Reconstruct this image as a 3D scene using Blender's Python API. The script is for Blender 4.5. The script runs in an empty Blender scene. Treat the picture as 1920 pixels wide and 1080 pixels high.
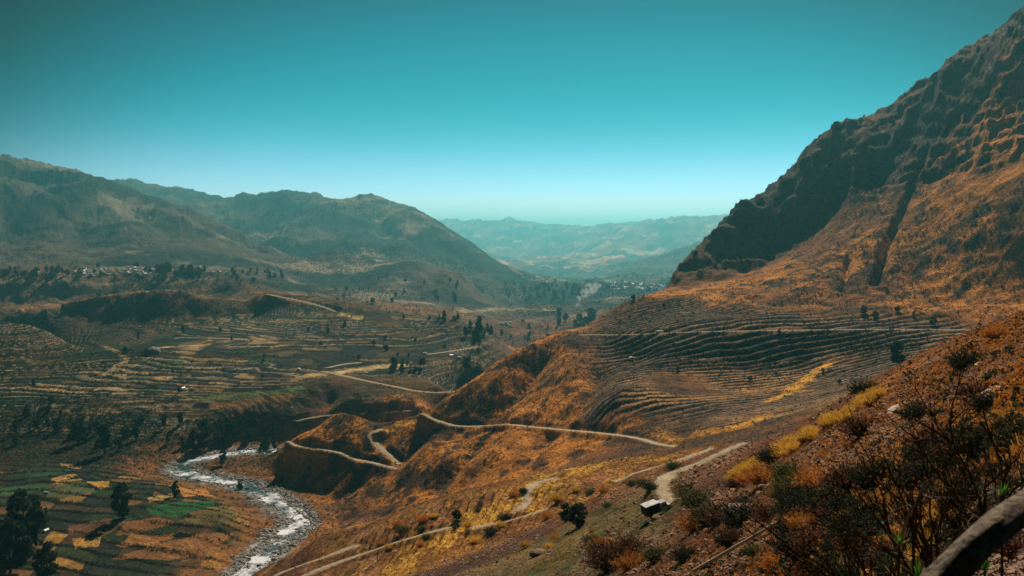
import bpy, math, random
import numpy as np
from mathutils import Vector, Matrix

# ------------------------------------------------------------------ camera
SC = bpy.context.scene
COL = SC.collection
F = 1493.0                                   # focal length in pixels of a 1920 wide frame
PITCH = math.atan(100.0 / F)                 # camera looks slightly down
cd = bpy.data.cameras.new('camera'); cam = bpy.data.objects.new('camera', cd); COL.objects.link(cam)
cd.sensor_width = 36.0; cd.lens = F / 1920 * 36
cam.rotation_euler = (math.pi / 2 - PITCH, 0, 0)
cd.clip_start = 0.1; cd.clip_end = 80000
cd.dof.use_dof = True; cd.dof.focus_distance = 220; cd.dof.aperture_fstop = 4.5
SC.camera = cam

# ------------------------------------------------------------------ light, sky, exposure
SUN_EL, SUN_AZ = math.radians(41), math.radians(13)       # azimuth from +Y (the view direction), positive to the right
sl = bpy.data.lights.new('sun', 'SUN'); so = bpy.data.objects.new('sun', sl); COL.objects.link(so)
sl.energy = 5.0; sl.angle = math.radians(0.5); sl.color = (1.0, 0.86, 0.74)
sd = Vector((math.sin(SUN_AZ) * math.cos(SUN_EL), math.cos(SUN_AZ) * math.cos(SUN_EL), math.sin(SUN_EL)))
so.rotation_euler = sd.to_track_quat('Z', 'Y').to_euler()
W = bpy.data.worlds.new('World'); SC.world = W; W.use_nodes = True
nt = W.node_tree; nt.nodes.clear()
def N(t, kind, **kw):
    n = t.nodes.new(kind)
    for k, v in kw.items():
        if k.startswith('i_'): n.inputs[int(k[2:])].default_value = v
        else: setattr(n, k, v)
    return n
sky = N(nt, 'ShaderNodeTexSky', sky_type='NISHITA', sun_disc=False, sun_elevation=SUN_EL, sun_rotation=SUN_AZ,
        altitude=3300, air_density=1.0, dust_density=1.2, ozone_density=1.0)
tc = N(nt, 'ShaderNodeTexCoord')
sep = N(nt, 'ShaderNodeSeparateXYZ'); nt.links.new(tc.outputs['Generated'], sep.inputs[0])
ramp = N(nt, 'ShaderNodeValToRGB'); nt.links.new(sep.outputs['Z'], ramp.inputs[0])
cr = ramp.color_ramp; cr.interpolation = 'B_SPLINE'
stops = [(0.0, (1.9, 1.45, 1.7)), (0.05, (0.80, 0.95, 1.02)), (0.12, (0.03, 0.62, 0.53)), (0.20, (0.0, 0.48, 0.39)), (0.28, (0.0, 0.33, 0.28)), (1.0, (0.005, 0.09, 0.12))]
while len(cr.elements) < len(stops): cr.elements.new(0.5)
for e, (p, c) in zip(cr.elements, stops): e.position = p; e.color = c + (1,)
mul = N(nt, 'ShaderNodeMix', data_type='RGBA', blend_type='MULTIPLY'); mul.inputs[0].default_value = 1
nt.links.new(sky.outputs[0], mul.inputs[6]); nt.links.new(ramp.outputs[0], mul.inputs[7])
# sky brighter low ahead, with a lens vignette mixed in towards the sides
dot = N(nt, 'ShaderNodeVectorMath', operation='DOT_PRODUCT'); nt.links.new(tc.outputs['Generated'], dot.inputs[0])
dot.inputs[1].default_value = Vector((0.03, 0.95, -0.30)).normalized()
mr = N(nt, 'ShaderNodeMapRange', interpolation_type='SMOOTHSTEP'); nt.links.new(dot.outputs['Value'], mr.inputs[0])
for i, v in ((1, 0.65), (2, 0.87), (3, 0.04), (4, 1.0)): mr.inputs[i].default_value = v
mul2 = N(nt, 'ShaderNodeMix', data_type='RGBA', blend_type='MULTIPLY'); mul2.inputs[0].default_value = 1
nt.links.new(mul.outputs[2], mul2.inputs[6]); nt.links.new(mr.outputs[0], mul2.inputs[7])
bg = N(nt, 'ShaderNodeBackground'); nt.links.new(mul2.outputs[2], bg.inputs[0]); bg.inputs[1].default_value = 0.125
wo = N(nt, 'ShaderNodeOutputWorld'); nt.links.new(bg.outputs[0], wo.inputs[0])
vs = SC.view_settings
SC.display_settings.display_device = 'sRGB'
vs.view_transform = 'Standard'; vs.look = 'None'; vs.gamma = 1; vs.exposure = -0.05; vs.use_curve_mapping = False
SC.cycles.volume_bounces = 0; SC.cycles.max_bounces = 4; SC.cycles.diffuse_bounces = 1
SC.cycles.use_denoising = True

random.seed(5); RNG = np.random.default_rng(5)

# ------------------------------------------------------------------ helpers
CP, SP = math.cos(PITCH), math.sin(PITCH)
def ray(px, py):
    """slopes (X/Y, Z/Y) of the ground direction seen at a pixel of the photograph"""
    x = (px - 960) / F; y = (540 - py) / F; q = CP + y * SP
    return x / q, (-SP + y * CP) / q
def to_px(a, t):
    y = (t * CP + SP) / (CP - t * SP); q = CP + y * SP
    return 960 + F * a * q, 540 - F * y

def tag(o, label=None, cat=None, group=None, kind=None):
    if label: o['label'] = label
    if cat: o['category'] = cat
    if group: o['group'] = group
    if kind: o['kind'] = kind
    return o
def empty(name, loc, rz=0):
    o = bpy.data.objects.new(name, None); COL.objects.link(o); o.location = loc; o.rotation_euler = (0, 0, rz); return o
def mesh_obj(name, V, Fs, mats, parent=None, mi=None, smooth=False):
    me = bpy.data.meshes.new(name); me.from_pydata([tuple(v) for v in V], [], [tuple(f) for f in Fs])
    for m in (mats if isinstance(mats, (list, tuple)) else [mats]): me.materials.append(m)
    if mi is not None: me.polygons.foreach_set('material_index', mi)
    if smooth: me.polygons.foreach_set('use_smooth', [True] * len(me.polygons))
    me.update()
    o = bpy.data.objects.new(name, me); COL.objects.link(o)
    if parent: o.parent = parent
    return o
def np_mesh(name, V, Q, mat, smooth=True, attrs=None):
    """mesh from arrays: V (n,3), Q (m,k) faces with the same number of corners"""
    me = bpy.data.meshes.new(name); k = Q.shape[1]
    me.vertices.add(len(V)); me.vertices.foreach_set('co', V.astype(np.float32).ravel())
    me.loops.add(Q.size); me.loops.foreach_set('vertex_index', Q.astype(np.int32).ravel())
    me.polygons.add(len(Q)); me.polygons.foreach_set('loop_start', np.arange(0, Q.size, k, dtype=np.int32))
    me.polygons.foreach_set('loop_total', np.full(len(Q), k, dtype=np.int32))
    me.polygons.foreach_set('use_smooth', np.full(len(Q), smooth))
    for an, C in (attrs or {}).items():
        at = me.attributes.new(an, 'FLOAT_COLOR', 'POINT')
        at.data.foreach_set('color', np.concatenate([C, np.ones((len(C), 1))], 1).astype(np.float32).ravel())
    me.update(calc_edges=True); me.validate()
    me.materials.append(mat)
    o = bpy.data.objects.new(name, me); COL.objects.link(o); return o

TAB = RNG.random((256, 256)).astype(np.float32) * 2 - 1
def vnoise(x, y, s=0):
    ang = 0.6 + s * 1.7; c, n_ = math.cos(ang), math.sin(ang)
    X = x * c - y * n_ + s * 37.3; Y = x * n_ + y * c + s * 91.7
    xi = np.floor(X).astype(np.int64); yi = np.floor(Y).astype(np.int64); fx = X - xi; fy = Y - yi
    fx = fx * fx * fx * (fx * (fx * 6 - 15) + 10); fy = fy * fy * fy * (fy * (fy * 6 - 15) + 10)
    x0, x1, y0, y1 = xi & 255, (xi + 1) & 255, yi & 255, (yi + 1) & 255
    return (TAB[x0, y0] * (1 - fx) + TAB[x1, y0] * fx) * (1 - fy) + (TAB[x0, y1] * (1 - fx) + TAB[x1, y1] * fx) * fy
def sstep(a, b, x):
    t = np.clip((x - a) / (b - a), 0, 1); return t * t * (3 - 2 * t)
def fbm(X, Y, L, octs, D=None, seed=0, gain=0.5, ridged=False, px=900.0):
    """sum of octaves from wavelength L down; octaves finer than a pixel at distance D fade out"""
    out = np.zeros_like(X); amp = 1.0
    for k in range(octs):
        l = L / 2 ** k
        n = vnoise(X / l, Y / l, seed + k * 3 + 1)
        if ridged: n = 1 - 2 * np.abs(n) ** 0.8
        w = 1.0 if D is None else sstep(1.2, 3.5, l * px / D)
        out += amp * n * w; amp *= gain
    return out

# ------------------------------------------------------------------ terrain: control lines (photo x, photo y, distance)
CL = []
def line(*pts): CL.append(pts)
# far mountains
line((-500,430,18000),(-100,425,18000),(300,428,18000),(600,426,18000),(810,412,18000),(870,409,18000),(960,406,18000),(1010,411,18000),(1035,420,18000),(1060,421,18000),(1110,421,17000),(1150,421,15000),(1200,416,14500),(1250,407,14000),(1290,402,14000),(1305,405,14000),(1375,404,14000),(1500,400,14000),(1700,395,14000),(2000,395,14000),(2400,400,14000))
line((-500,445,24500),(300,445,24500),(960,445,24500),(1500,445,24500),(2400,445,24500))
line((-500,470,11500),(300,475,11500),(900,478,11500),(1000,488,11000),(1100,487,10500),(1200,470,11000),(1400,470,10500),(1800,470,10500),(2400,470,10500))
line((900,470,13500),(980,455,14500),(1060,462,13500),(1150,445,12800),(1250,438,12500))
line((980,505,8200),(1060,508,8200),(1130,508,8000))
line((1160,492,8000),(1185,475,8000),(1250,456,8000),(1300,450,8000),(1345,445,8000),(1450,440,8000),(1800,440,8000),(2400,440,8000))
line((1160,508,7000),(1250,505,6800),(1340,500,6800),(1600,500,6800),(2400,500,6800))
line((1230,480,9300),(1345,470,9300),(1800,470,9300))
# valley floor beyond
line((960,520,6000),(1060,520,6000),(1200,516,6000),(1330,510,6000))
line((940,545,4600),(1060,542,4600),(1170,541,4600),(1260,536,4600),(1400,536,4600),(1700,536,4600))
line((930,570,3700),(1000,568,3700),(1080,572,3700),(1180,560,3700),(1250,550,3700))
line((930,600,3000),(1000,600,3000),(1060,600,3000),(1130,590,3000),(1200,580,3000))
line((950,628,2550),(1010,628,2550),(1060,625,2550),(1120,625,2550))
# central hill
line((220,333,7500),(270,343,7500),(330,352,7300),(380,362,7200),(420,368,7000),(448,370,7000),(461,360,6900),(474,368,6800),(500,362,6600),(535,358,6500),(575,360,6400),(620,369,6100),(655,368,6000),(690,366,5900),(730,373,5800),(770,388,5700),(800,408,5600),(840,432,5500),(870,450,5400),(905,475,5300),(945,500,5200),(985,516,5100))
line((-300,430,9500),(0,430,9500),(220,420,9500),(461,430,9000),(690,440,8500),(800,460,8000),(870,490,7500),(940,512,7000))
line((870,462,6600),(900,462,6600),(935,470,6600),(950,478,6500),(965,492,6400),(1000,500,6300),(1050,508,6300))
line((460,440,5500),(520,445,5300),(600,450,5100),(700,455,4900),(760,462,4850),(800,485,4800),(850,505,4700),(920,520,4600))
line((700,410,5450),(760,430,5300),(820,455,5150))
line((480,485,4500),(560,478,4500),(585,472,4350),(625,463,4300),(665,472,4300),(700,482,4350),(735,482,4300),(765,476,4200),(800,484,4150))
line((790,485,4000),(825,498,3850),(860,505,3750),(885,525,3700),(900,548,3650),(905,565,3600))
line((800,520,4150),(840,535,4080),(870,550,3980),(890,565,3900))
line((590,482,4560),(625,478,4520),(665,482,4540))
line((735,492,4420),(770,490,4380))
line((600,505,3850),(680,508,3850),(740,508,3700),(760,500,3700))
line((560,530,3500),(650,545,3300),(750,560,3200),(850,575,3150),(900,578,3200))
line((500,540,3100),(600,560,2900),(700,575,2750),(800,592,2600),(870,605,2550))
# left mountain
line((-500,300,5000),(-200,285,5000),(0,294,5000),(60,297,5000),(110,305,5000),(150,312,5000),(180,322,4950),(210,335,4900),(230,350,4850),(250,358,4850),(300,368,4800),(350,380,4750),(390,395,4700),(440,418,4600),(490,442,4500),(530,462,4400),(560,475,4350))
line((-500,370,7000),(0,370,7000),(200,385,6500),(350,420,6000),(450,455,5400),(520,476,5000))
line((-300,400,4300),(0,405,4300),(100,400,4300),(200,415,4250),(300,430,4200),(400,450,4150),(480,470,4100))
line((-300,470,3700),(0,470,3700),(80,455,3750),(200,465,3700),(300,470,3700),(400,482,3700),(480,492,3700))
line((-500,508,3300),(0,508,3300),(130,508,3300),(300,506,3300),(380,508,3300),(450,512,3300),(520,512,3500))
line((-500,530,2850),(0,531,2850),(120,529,2850),(250,524,2900),(370,522,2950),(400,528,2900),(430,530,2850))
line((-500,562,2810),(0,562,2810),(150,558,2820),(300,552,2850),(420,552,2820))
line((-500,585,2650),(0,585,2650),(150,580,2600),(300,575,2600),(450,575,2600),(560,575,2550))
# ridge and terraced bench on the left
line((-500,590,2350),(-100,588,2350),(50,582,2350),(85,572,2300),(120,570,2250),(150,560,2250),(200,552,2200),(260,547,2150),(300,543,2150),(330,543,2150),(360,552,2100),(400,560,2100),(440,562,2100),(480,552,2100),(510,547,2100),(560,552,2080),(610,556,2060),(650,562,2040),(700,574,2030),(730,584,2010),(780,590,2000),(830,592,2000),(870,598,1960),(900,612,1930),(930,640,1900),(960,672,1850))
line((0,650,2480),(300,620,2420),(500,620,2350),(700,640,2250),(850,660,2200))
line((90,592,2190),(150,588,2170),(230,590,2110),(330,588,2065),(430,590,2050),(480,582,2060),(560,578,2000),(640,588,1960),(760,604,1920),(860,625,1850))
line((-500,650,2270),(-100,645,2265),(20,645,2262),(90,636,2235),(140,622,2200),(170,612,2170))
line((-500,700,1900),(0,695,1900),(120,680,1880),(165,668,1860))
line((-500,600,1780),(-60,604,1760),(0,608,1750),(50,612,1740),(95,625,1720),(130,645,1700),(165,655,1700))
line((200,650,1680),(300,650,1680),(450,650,1660),(600,652,1650),(750,655,1640),(850,662,1600),(880,668,1580))
line((-500,700,1450),(0,700,1440),(150,700,1440),(300,700,1430),(450,700,1420),(550,700,1400),(640,690,1440),(700,688,1450),(780,678,1500),(860,672,1540),(905,675,1520))
line((0,745,1290),(150,742,1300),(300,740,1310),(400,745,1300),(460,742,1300),(540,738,1310),(620,728,1330),(660,716,1350),(700,710,1360))
line((-500,800,1200),(0,795,1210),(120,785,1240),(230,785,1235),(330,780,1250),(420,785,1250),(470,785,1258),(540,775,1275),(620,760,1310))
line((-500,840,1150),(0,838,1150),(120,830,1170),(220,835,1150),(300,845,1145),(360,842,1170),(430,828,1215),(520,805,1235),(600,793,1240),(700,772,1230),(780,765,1220),(840,760,1230))
line((720,735,1300),(800,740,1290),(860,735,1310),(890,720,1370),(920,700,1420),(940,690,1500))
line((660,735,1290),(700,745,1280))
# the gorge behind the spur
line((560,849,1200),(650,852,1185),(740,850,1190),(810,838,1220),(870,805,1320),(920,762,1480),(960,725,1700),(1000,690,1950),(1020,665,2200),(1000,650,2400))
line((1080,760,1500),(1150,720,1700),(1250,680,2050),(1300,620,2500),(1500,560,3000))
# fields by the river (river level -330)
line((-500,900,1000),(0,900,1010),(100,890,1020),(200,890,1030),(300,880,1060))
line((-500,1000,820),(0,1000,825),(150,990,845),(300,970,870),(400,965,885),(450,960,900))
line((-500,1080,720),(0,1085,720),(150,1080,730),(300,1070,750),(370,1060,770))
# spur with the switchback road
line((515,850,1140),(545,829,1090),(575,812,1105),(605,795,1120),(632,780,1130),(650,782,1130),(680,790,1120),(710,797,1112),(740,797,1108),(765,790,1102),(800,776,1092),(820,762,1100),(870,730,1120),(930,690,1150),(985,655,1185),(1030,635,1210),(1062,622,1220),(1090,627,1220))
line((480,880,1060),(490,900,1040),(530,925,1000),(580,945,970),(610,955,950),(640,960,930))
line((560,838,1062),(605,844,1047),(640,850,1036),(665,862,1016),(700,868,1000))
line((560,880,1030),(620,890,1005),(680,885,1000),(740,876,985),(790,850,1010),(830,830,1030))
line((745,868,992),(712,845,1030),(700,815,1070))
line((870,799,1040),(950,797,985),(1050,803,900),(1150,813,780),(1230,830,690),(1275,838,655))
line((950,740,1050),(1010,720,1060),(1060,700,1050),(1100,690,1040))
line((1080,650,1130),(1140,660,1100),(1200,680,1030))
line((700,945,925),(780,930,880),(860,915,850),(940,900,800),(1020,892,750),(1100,875,690),(1180,860,620),(1250,853,590))
line((800,860,960),(860,850,920),(930,870,860))
line((560,1010,800),(640,1020,760),(720,1010,740),(800,1000,720),(900,980,690),(1000,950,650),(1090,920,600),(1200,885,560))
# crest of the near slope
line((-500,1170,520),(-200,1165,520),(0,1160,520),(300,1150,520),(430,1110,520),(480,1075,520),(540,1040,510),(600,1008,505),(680,985,490),(760,960,470),(800,938,460),(870,920,450),(940,906,440),(1010,892,430),(1080,876,430),(1130,866,430),(1200,856,430),(1270,848,420),(1340,838,380),(1400,832,300),(1440,822,230),(1500,800,180),(1540,778,160),(1600,745,140),(1660,712,125),(1720,685,112),(1780,655,102),(1840,625,95),(1890,605,88),(1930,590,82),(2050,540,75),(2400,420,70))
line((1440,850,420),(1500,850,330),(1560,840,280),(1640,810,260),(1720,800,230),(1840,760,210),(1930,740,200),(2400,640,180))
line((-500,1400,200),(0,1400,200),(300,1350,230),(500,1180,330),(600,1100,380),(700,1075,360),(800,1050,340),(900,1030,320),(1000,1000,300),(1100,960,290),(1200,920,285),(1260,900,260),(1320,870,270),(1380,840,270))
line((1390,835,272),(1340,857,264),(1300,873,257),(1268,886,250),(1245,899,243),(1240,915,233),(1250,932,223),(1264,948,214))
line((700,1180,220),(800,1130,220),(900,1085,220),(1000,1055,210),(1100,1015,200),(1180,985,185),(1230,962,168),(1300,935,160),(1380,880,160),(1450,840,150),(1520,805,140))
line((1000,1180,115),(1100,1100,125),(1200,1030,130),(1300,980,122),(1400,925,112),(1500,880,92),(1600,815,82),(1700,760,74),(1800,705,70),(1920,640,65),(2100,560,60))
line((1200,1130,80),(1300,1060,85),(1400,1010,75),(1500,960,62),(1600,900,54),(1700,850,45),(1800,790,41),(1920,730,38),(2100,650,36))
line((1200,1350,40),(1300,1220,50),(1400,1130,48),(1500,1060,45),(1600,1000,37),(1700,950,32),(1800,890,27),(1920,825,24),(2200,680,20))
line((1400,1350,22),(1500,1200,26),(1600,1110,24),(1700,1050,20),(1800,1000,17),(1920,940,13),(2200,780,10))
line((1400,1800,7),(1500,1500,9),(1600,1350,10),(1700,1230,10),(1800,1130,9.5),(1920,1050,8),(2200,850,6))
line((1500,2600,2.6),(1700,1800,2.8),(1800,1600,3),(1920,1400,3.2),(2200,1100,3.6))
line((960,3200,2.5),(1200,2800,2.5),(400,4200,3),(-300,4500,3))
line((960,1900,14),(600,2200,18),(0,2300,20),(-500,2300,20))
line((960,1500,40),(600,1700,55),(0,1900,70),(-500,1900,70))
line((960,1250,110),(600,1400,150),(0,1600,150))
# terraced slope on the right and the mountain above it
line((1300,808,650),(1380,800,640),(1450,790,600),(1520,778,570),(1600,760,520),(1700,720,480),(1840,670,440),(1950,630,420),(2400,550,400))
line((1130,760,850),(1200,758,820),(1300,758,800),(1400,752,780),(1500,746,740),(1600,730,690),(1720,705,640),(1850,670,600),(2000,640,580),(2400,570,540))
line((1100,720,970),(1200,702,950),(1300,698,940),(1400,694,930),(1500,690,910),(1600,680,880),(1750,665,830),(1900,640,780))
line((1100,628,1200),(1160,628,1140),(1240,624,1080),(1330,622,1040),(1450,620,1010),(1600,618,980),(1750,618,950),(1900,615,920),(2200,600,900))
line((1110,608,1290),(1140,590,1330),(1180,568,1380),(1220,550,1420),(1262,538,1470))
line((1200,590,1230),(1300,575,1220),(1400,565,1200),(1500,560,1160),(1600,560,1120),(1750,570,1050),(1900,565,1000),(2200,520,980))
line((1265,540,1500),(1272,527,1510),(1280,515,1520),(1288,497,1540),(1300,482,1560),(1330,458,1600),(1345,442,1610),(1358,430,1620),(1370,415,1640),(1385,400,1650),(1410,388,1660),(1440,374,1670),(1462,358,1680),(1490,345,1690),(1496,325,1695),(1508,305,1700),(1520,292,1700),(1535,275,1700),(1550,262,1700),(1600,232,1690),(1650,212,1670),(1700,193,1650),(1735,165,1620),(1765,140,1600),(1778,126,1590),(1808,122,1570),(1850,96,1530),(1856,82,1520),(1888,62,1500),(1897,42,1490),(1915,20,1480),(1930,5,1470),(2050,-40,1400),(2400,-20,1300))
line((1285,537,1450),(1330,528,1460),(1380,512,1470),(1430,492,1500),(1470,462,1530),(1510,430,1540),(1550,398,1540),(1590,372,1530),(1650,345,1500),(1720,300,1470),(1800,240,1430),(1900,160,1380),(2050,100,1300),(2400,60,1200))
line((1330,545,1330),(1400,525,1340),(1480,500,1330),(1560,470,1310),(1650,440,1280),(1750,420,1230),(1850,380,1180),(1950,330,1130),(2200,200,1080))
line((1600,370,1480),(1600,300,1570),(1700,250,1560))
line((1265,640,2100),(1290,560,2100),(1380,520,2300),(1500,470,2400),(1700,420,2400),(1900,330,2400),(2400,100,2200))
line((1300,600,2800),(1500,560,3200),(1900,520,3200),(2400,500,3200))

P = []
for pts in CL:
    for (x0, y0, d0), (x1, y1, d1) in zip(pts, pts[1:]):
        n = max(1, int(abs(x1 - x0) / 28 + abs(y1 - y0) / 40 + abs(math.log(d1 / d0)) / 0.06)); n = min(n, 12)
        for k in range(n):
            s = k / n; P.append((x0 + (x1 - x0) * s, y0 + (y1 - y0) * s, math.exp(math.log(d0) + (math.log(d1) - math.log(d0)) * s)))
    P.append(pts[-1])
def warp(d): return d if d < 2600 else 2600 * (d / 2600) ** 1.3
P = np.array(P); P[:, 2] = [warp(d) for d in P[:, 2]]
PA, PT = np.array([ray(x, y) for x, y, _ in P]).T
US = 0.55                                   # weight of log distance against bearing in the interpolation
Q = np.stack([PA, np.log(P[:, 2]) * US], 1)
# merge near-coincident points
key = np.round(Q / 0.006).astype(int); _, ix = np.unique(key, axis=0, return_index=True)
Q, PT = Q[ix], PT[ix]
def kern(d2): return np.sqrt(d2 + 0.004 ** 2)
K = kern(((Q[:, None] - Q[None]) ** 2).sum(-1)); n = len(Q)
A = np.zeros((n + 3, n + 3)); A[:n, :n] = K - np.eye(n) * 0.0015; A[:n, n] = 1; A[:n, n + 1:] = Q; A[n, :n] = 1; A[n + 1:, :n] = Q.T
sol = np.linalg.solve(A, np.concatenate([PT, np.zeros(3)]))
print('controls', n)
U0, U1 = math.log(1.3), math.log(warp(25000))
AX = 0.77
ca = np.linspace(-AX, AX, 330); cu = np.linspace(U0, U1, 800)
G = np.empty((len(cu), len(ca)))
for i, u in enumerate(cu):
    pts = np.stack([ca, np.full_like(ca, u * US)], 1)
    G[i] = kern(((pts[:, None] - Q[None]) ** 2).sum(-1)) @ sol[:n] + sol[n] + pts @ sol[n + 1:]

# final grid: rows follow log distance, denser where the terraces are
QUAL = 1.0
dens = [(1.3, .030), (12, .012), (30, .0062), (80, .0048), (300, .0044), (640, .0032), (900, .0024), (1300, .0024), (1500, .0034), (2300, .0036), (3800, .0055), (10000, .0085), (49000, .012)]
us = [U0]
while us[-1] < U1:
    us.append(us[-1] + np.interp(us[-1], [math.log(a) for a, _ in dens], [b for _, b in dens]) / QUAL)
us = np.array(us[:-1] + [U1]); aa = np.linspace(-AX, AX, int(1370 * QUAL))
NR, NC = len(us), len(aa)
def resample(Gc):
    fu = np.interp(us, cu, np.arange(len(cu))); iu = np.clip(fu.astype(int), 0, len(cu) - 2); wu = (fu - iu)[:, None]
    R = Gc[iu] * (1 - wu) + Gc[iu + 1] * wu
    fa = np.interp(aa, ca, np.arange(len(ca))); ia = np.clip(fa.astype(int), 0, len(ca) - 2); wa = (fa - ia)[None]
    return R[:, ia] * (1 - wa) + R[:, ia + 1] * wa
T = resample(G)
D = np.exp(us)[:, None] * np.ones((1, NC)); XX = D * aa[None]; YY = D
PXg = to_px(aa, 0)[0]                       # photo column of each grid column (level direction)
PX = np.broadcast_to(PXg[None], D.shape)
Z = T * D
Z = np.where(Z > 425, 425 + 25 * np.tanh((Z - 425) / 60), Z) * (D < 6000) + Z * (D >= 6000)
print('grid', NR, NC, NR * NC)

DL = np.where(D < 2600, D, 2600 * (D / 2600) ** (1 / 1.3))
# regions, in the plan of the valley (bearing and distance)
dn = np.interp(PXg, [-500, 440, 600, 700, 1000, 1200, 1300, 1400, 1500, 1700, 1950], [600, 640, 640, 640, 580, 500, 470, 420, 300, 240, 215])
NEAR = D < dn[None]
dm = np.interp(PXg, [1240, 1262, 1330, 1500, 1700, 1950, 2400], [1480, 1440, 1230, 1120, 1060, 960, 900])
MOUNT = (D > dm[None]) & (DL < 3300) & (PX > 1240)
FARM = DL > 9400
HILLS = (DL > 3450) & (PX < 1000) & ~FARM | (DL > 6900) & ~FARM
VALL = ~(NEAR | MOUNT | FARM | HILLS)
def band(x, a, b, c, d): return sstep(a, b, x) * (1 - sstep(c, d, x))
mNear = 1 - sstep(0.9, 1.1, D / dn[None])
mTL = band(D, 1130, 1230, 2000, 2120) * (1 - sstep(900, 960, PX)) * (1 - sstep(640, 760, PX) * (1 - sstep(1370, 1420, D)))   # left terraces
mFl = (1 - sstep(1020, 1130, D)) * sstep(600, 700, D) * (1 - sstep(430, 540, PX))                                  # fields by the river
mTR = (1 - (1 - sstep(700, 760, D)) * (1 - sstep(1290, 1370, PX))) * band(D, 570, 640, 1260, 1330) * sstep(1090, 1190, PX + 140 * sstep(760, 840, D) - 120) * (1 - mNear) * (1 - sstep(0.93, 1.0, D / dm[None]) * sstep(1200, 1262, PX))                                        # right terraces
mM = sstep(0.97, 1.05, D / dm[None]) * sstep(1235, 1265, PX) * (1 - sstep(3000, 3500, DL))
mPl = band(DL, 2500, 2700, 5200, 5600) * (1 - sstep(1250, 1350, PX))
mH = sstep(3500, 4200, DL)

# relief noise
n1 = fbm(XX, YY, 420, 7, D, 1, 0.52)
rg = fbm(XX + 40 * n1, YY * 0.55, 260, 5, D, 30, 0.5, True)         # gullies running away from and towards the viewer
rg2 = fbm(XX * 0.8 + YY * 0.6, YY * 0.8 - XX * 0.6, 110, 5, D, 50, 0.55, True)
big = fbm(XX * 0.9 + YY * 0.3, YY * 0.7, 1500, 6, D, 70, 0.5, True)
t0 = Z.copy()
spur = band(D, 700, 800, 1350, 1500) * (1 - mTR) * sstep(470, 540, PX) * (1 - mNear) * (1 - sstep(1230, 1300, D) * (1 - sstep(1000, 1100, PX)))
cliff = mM * sstep(0, 1, 1)  # refined below
cb = np.interp(PXg, [1240, 1285, 1330, 1380, 1430, 1470, 1510, 1550, 1590, 1650, 1720, 1800, 1900, 2400], [1470, 1450, 1450, 1460, 1480, 1500, 1510, 1510, 1490, 1440, 1380, 1300, 1230, 1150])
cliff = mM * sstep(-25, 25, D - cb[None])
gl_a = np.interp(D, [1150, 1250, 1480], [0.458, 0.470, 0.515])      # a dark gully runs down the orange slope
gul = np.exp(-((XX / D - gl_a) * D / 9) ** 2) * band(D, 1140, 1180, 1430, 1500)
gul += .6 * np.exp(-((XX / D - gl_a + .042 + .02 * sstep(1150, 1400, D)) * D / 6) ** 2) * band(D, 1140, 1170, 1250, 1300)
Z -= 20 * gul
fineM = fbm(XX, YY, 45, 6, D, 510, 0.6)
Z += mM * (1 - cliff) * (2.2 * rg + 1.6 * n1 + 1.1 * fineM)
Z += cliff * (10 * rg2 + 5 * rg + 6 * n1 + 4.5 * fbm(XX, YY, 60, 6, D, 520, 0.62, True) + 3 * fineM)
zs_ = (Z + 26 * fbm(XX, YY, 260, 5, D, 530)) / 26; ks_ = np.floor(zs_); Z = Z + cliff * 0.34 * 26 * ((ks_ + sstep(.35, .75, zs_ - ks_)) - zs_)
Z += mH * np.minimum(D / 5600, 2.8) * (38 * big + 20 * fbm(XX, YY * .7, 420, 6, D, 90, 0.58, True))
Z -= mH * np.minimum(D / 5600, 2.8) * 58
Z += mPl * (9 * n1 + 8 * rg2)
Z += spur * (3.6 * rg2 + 2.4 * rg + 2.0 * n1)
Z += (mTL + mTR) * 0.9 * fbm(XX, YY, 40, 4, D, 540, .55) + mTL * 3.6 * n1 + mFl * 2.2 * fbm(XX, YY, 210, 4, D, 150)
Z += mTR * 4.2 * n1
Z += band(D, 2080, 2160, 2500, 2700) * (8 * rg2 + 5 * n1) * (PX < 1100)
nearamp = np.clip(D / 200, 0.02, 1.0)
nn = fbm(XX, YY * .5, 60, 9, D, 110, 0.58)
Z += mNear * nearamp * 1.5 * nn * (1 - .75 * band(D, 150, 175, 265, 300) * band(PX, 1150, 1200, 1400, 1450)) + mNear * 0.22 * fbm(XX, YY * .6, 3.5, 5, D, 140, 0.6) * sstep(4, 30, D)
Z[:, :] = np.where(D < 2.0, Z, Z)

def terrace(Zs, m, h, warp, sharp=0.62):
    z = (Zs + warp) / h; k = np.floor(z); f = z - k
    st = (k + sstep(sharp, 1.0, f)) * h - warp
    return Zs * (1 - m) + (st * 0.93 + Zs * 0.07) * m, k, f
w1 = 2.2 * fbm(XX, YY, 300, 4, None, 160)
okL = sstep(-1.0, -0.6, fbm(XX, YY, 240, 3, None, 170))
Z, kL, fL = terrace(Z, mTL * okL, 2.5, w1)
okR = sstep(-0.85, -0.4, fbm(XX, YY, 160, 3, None, 175))
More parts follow.
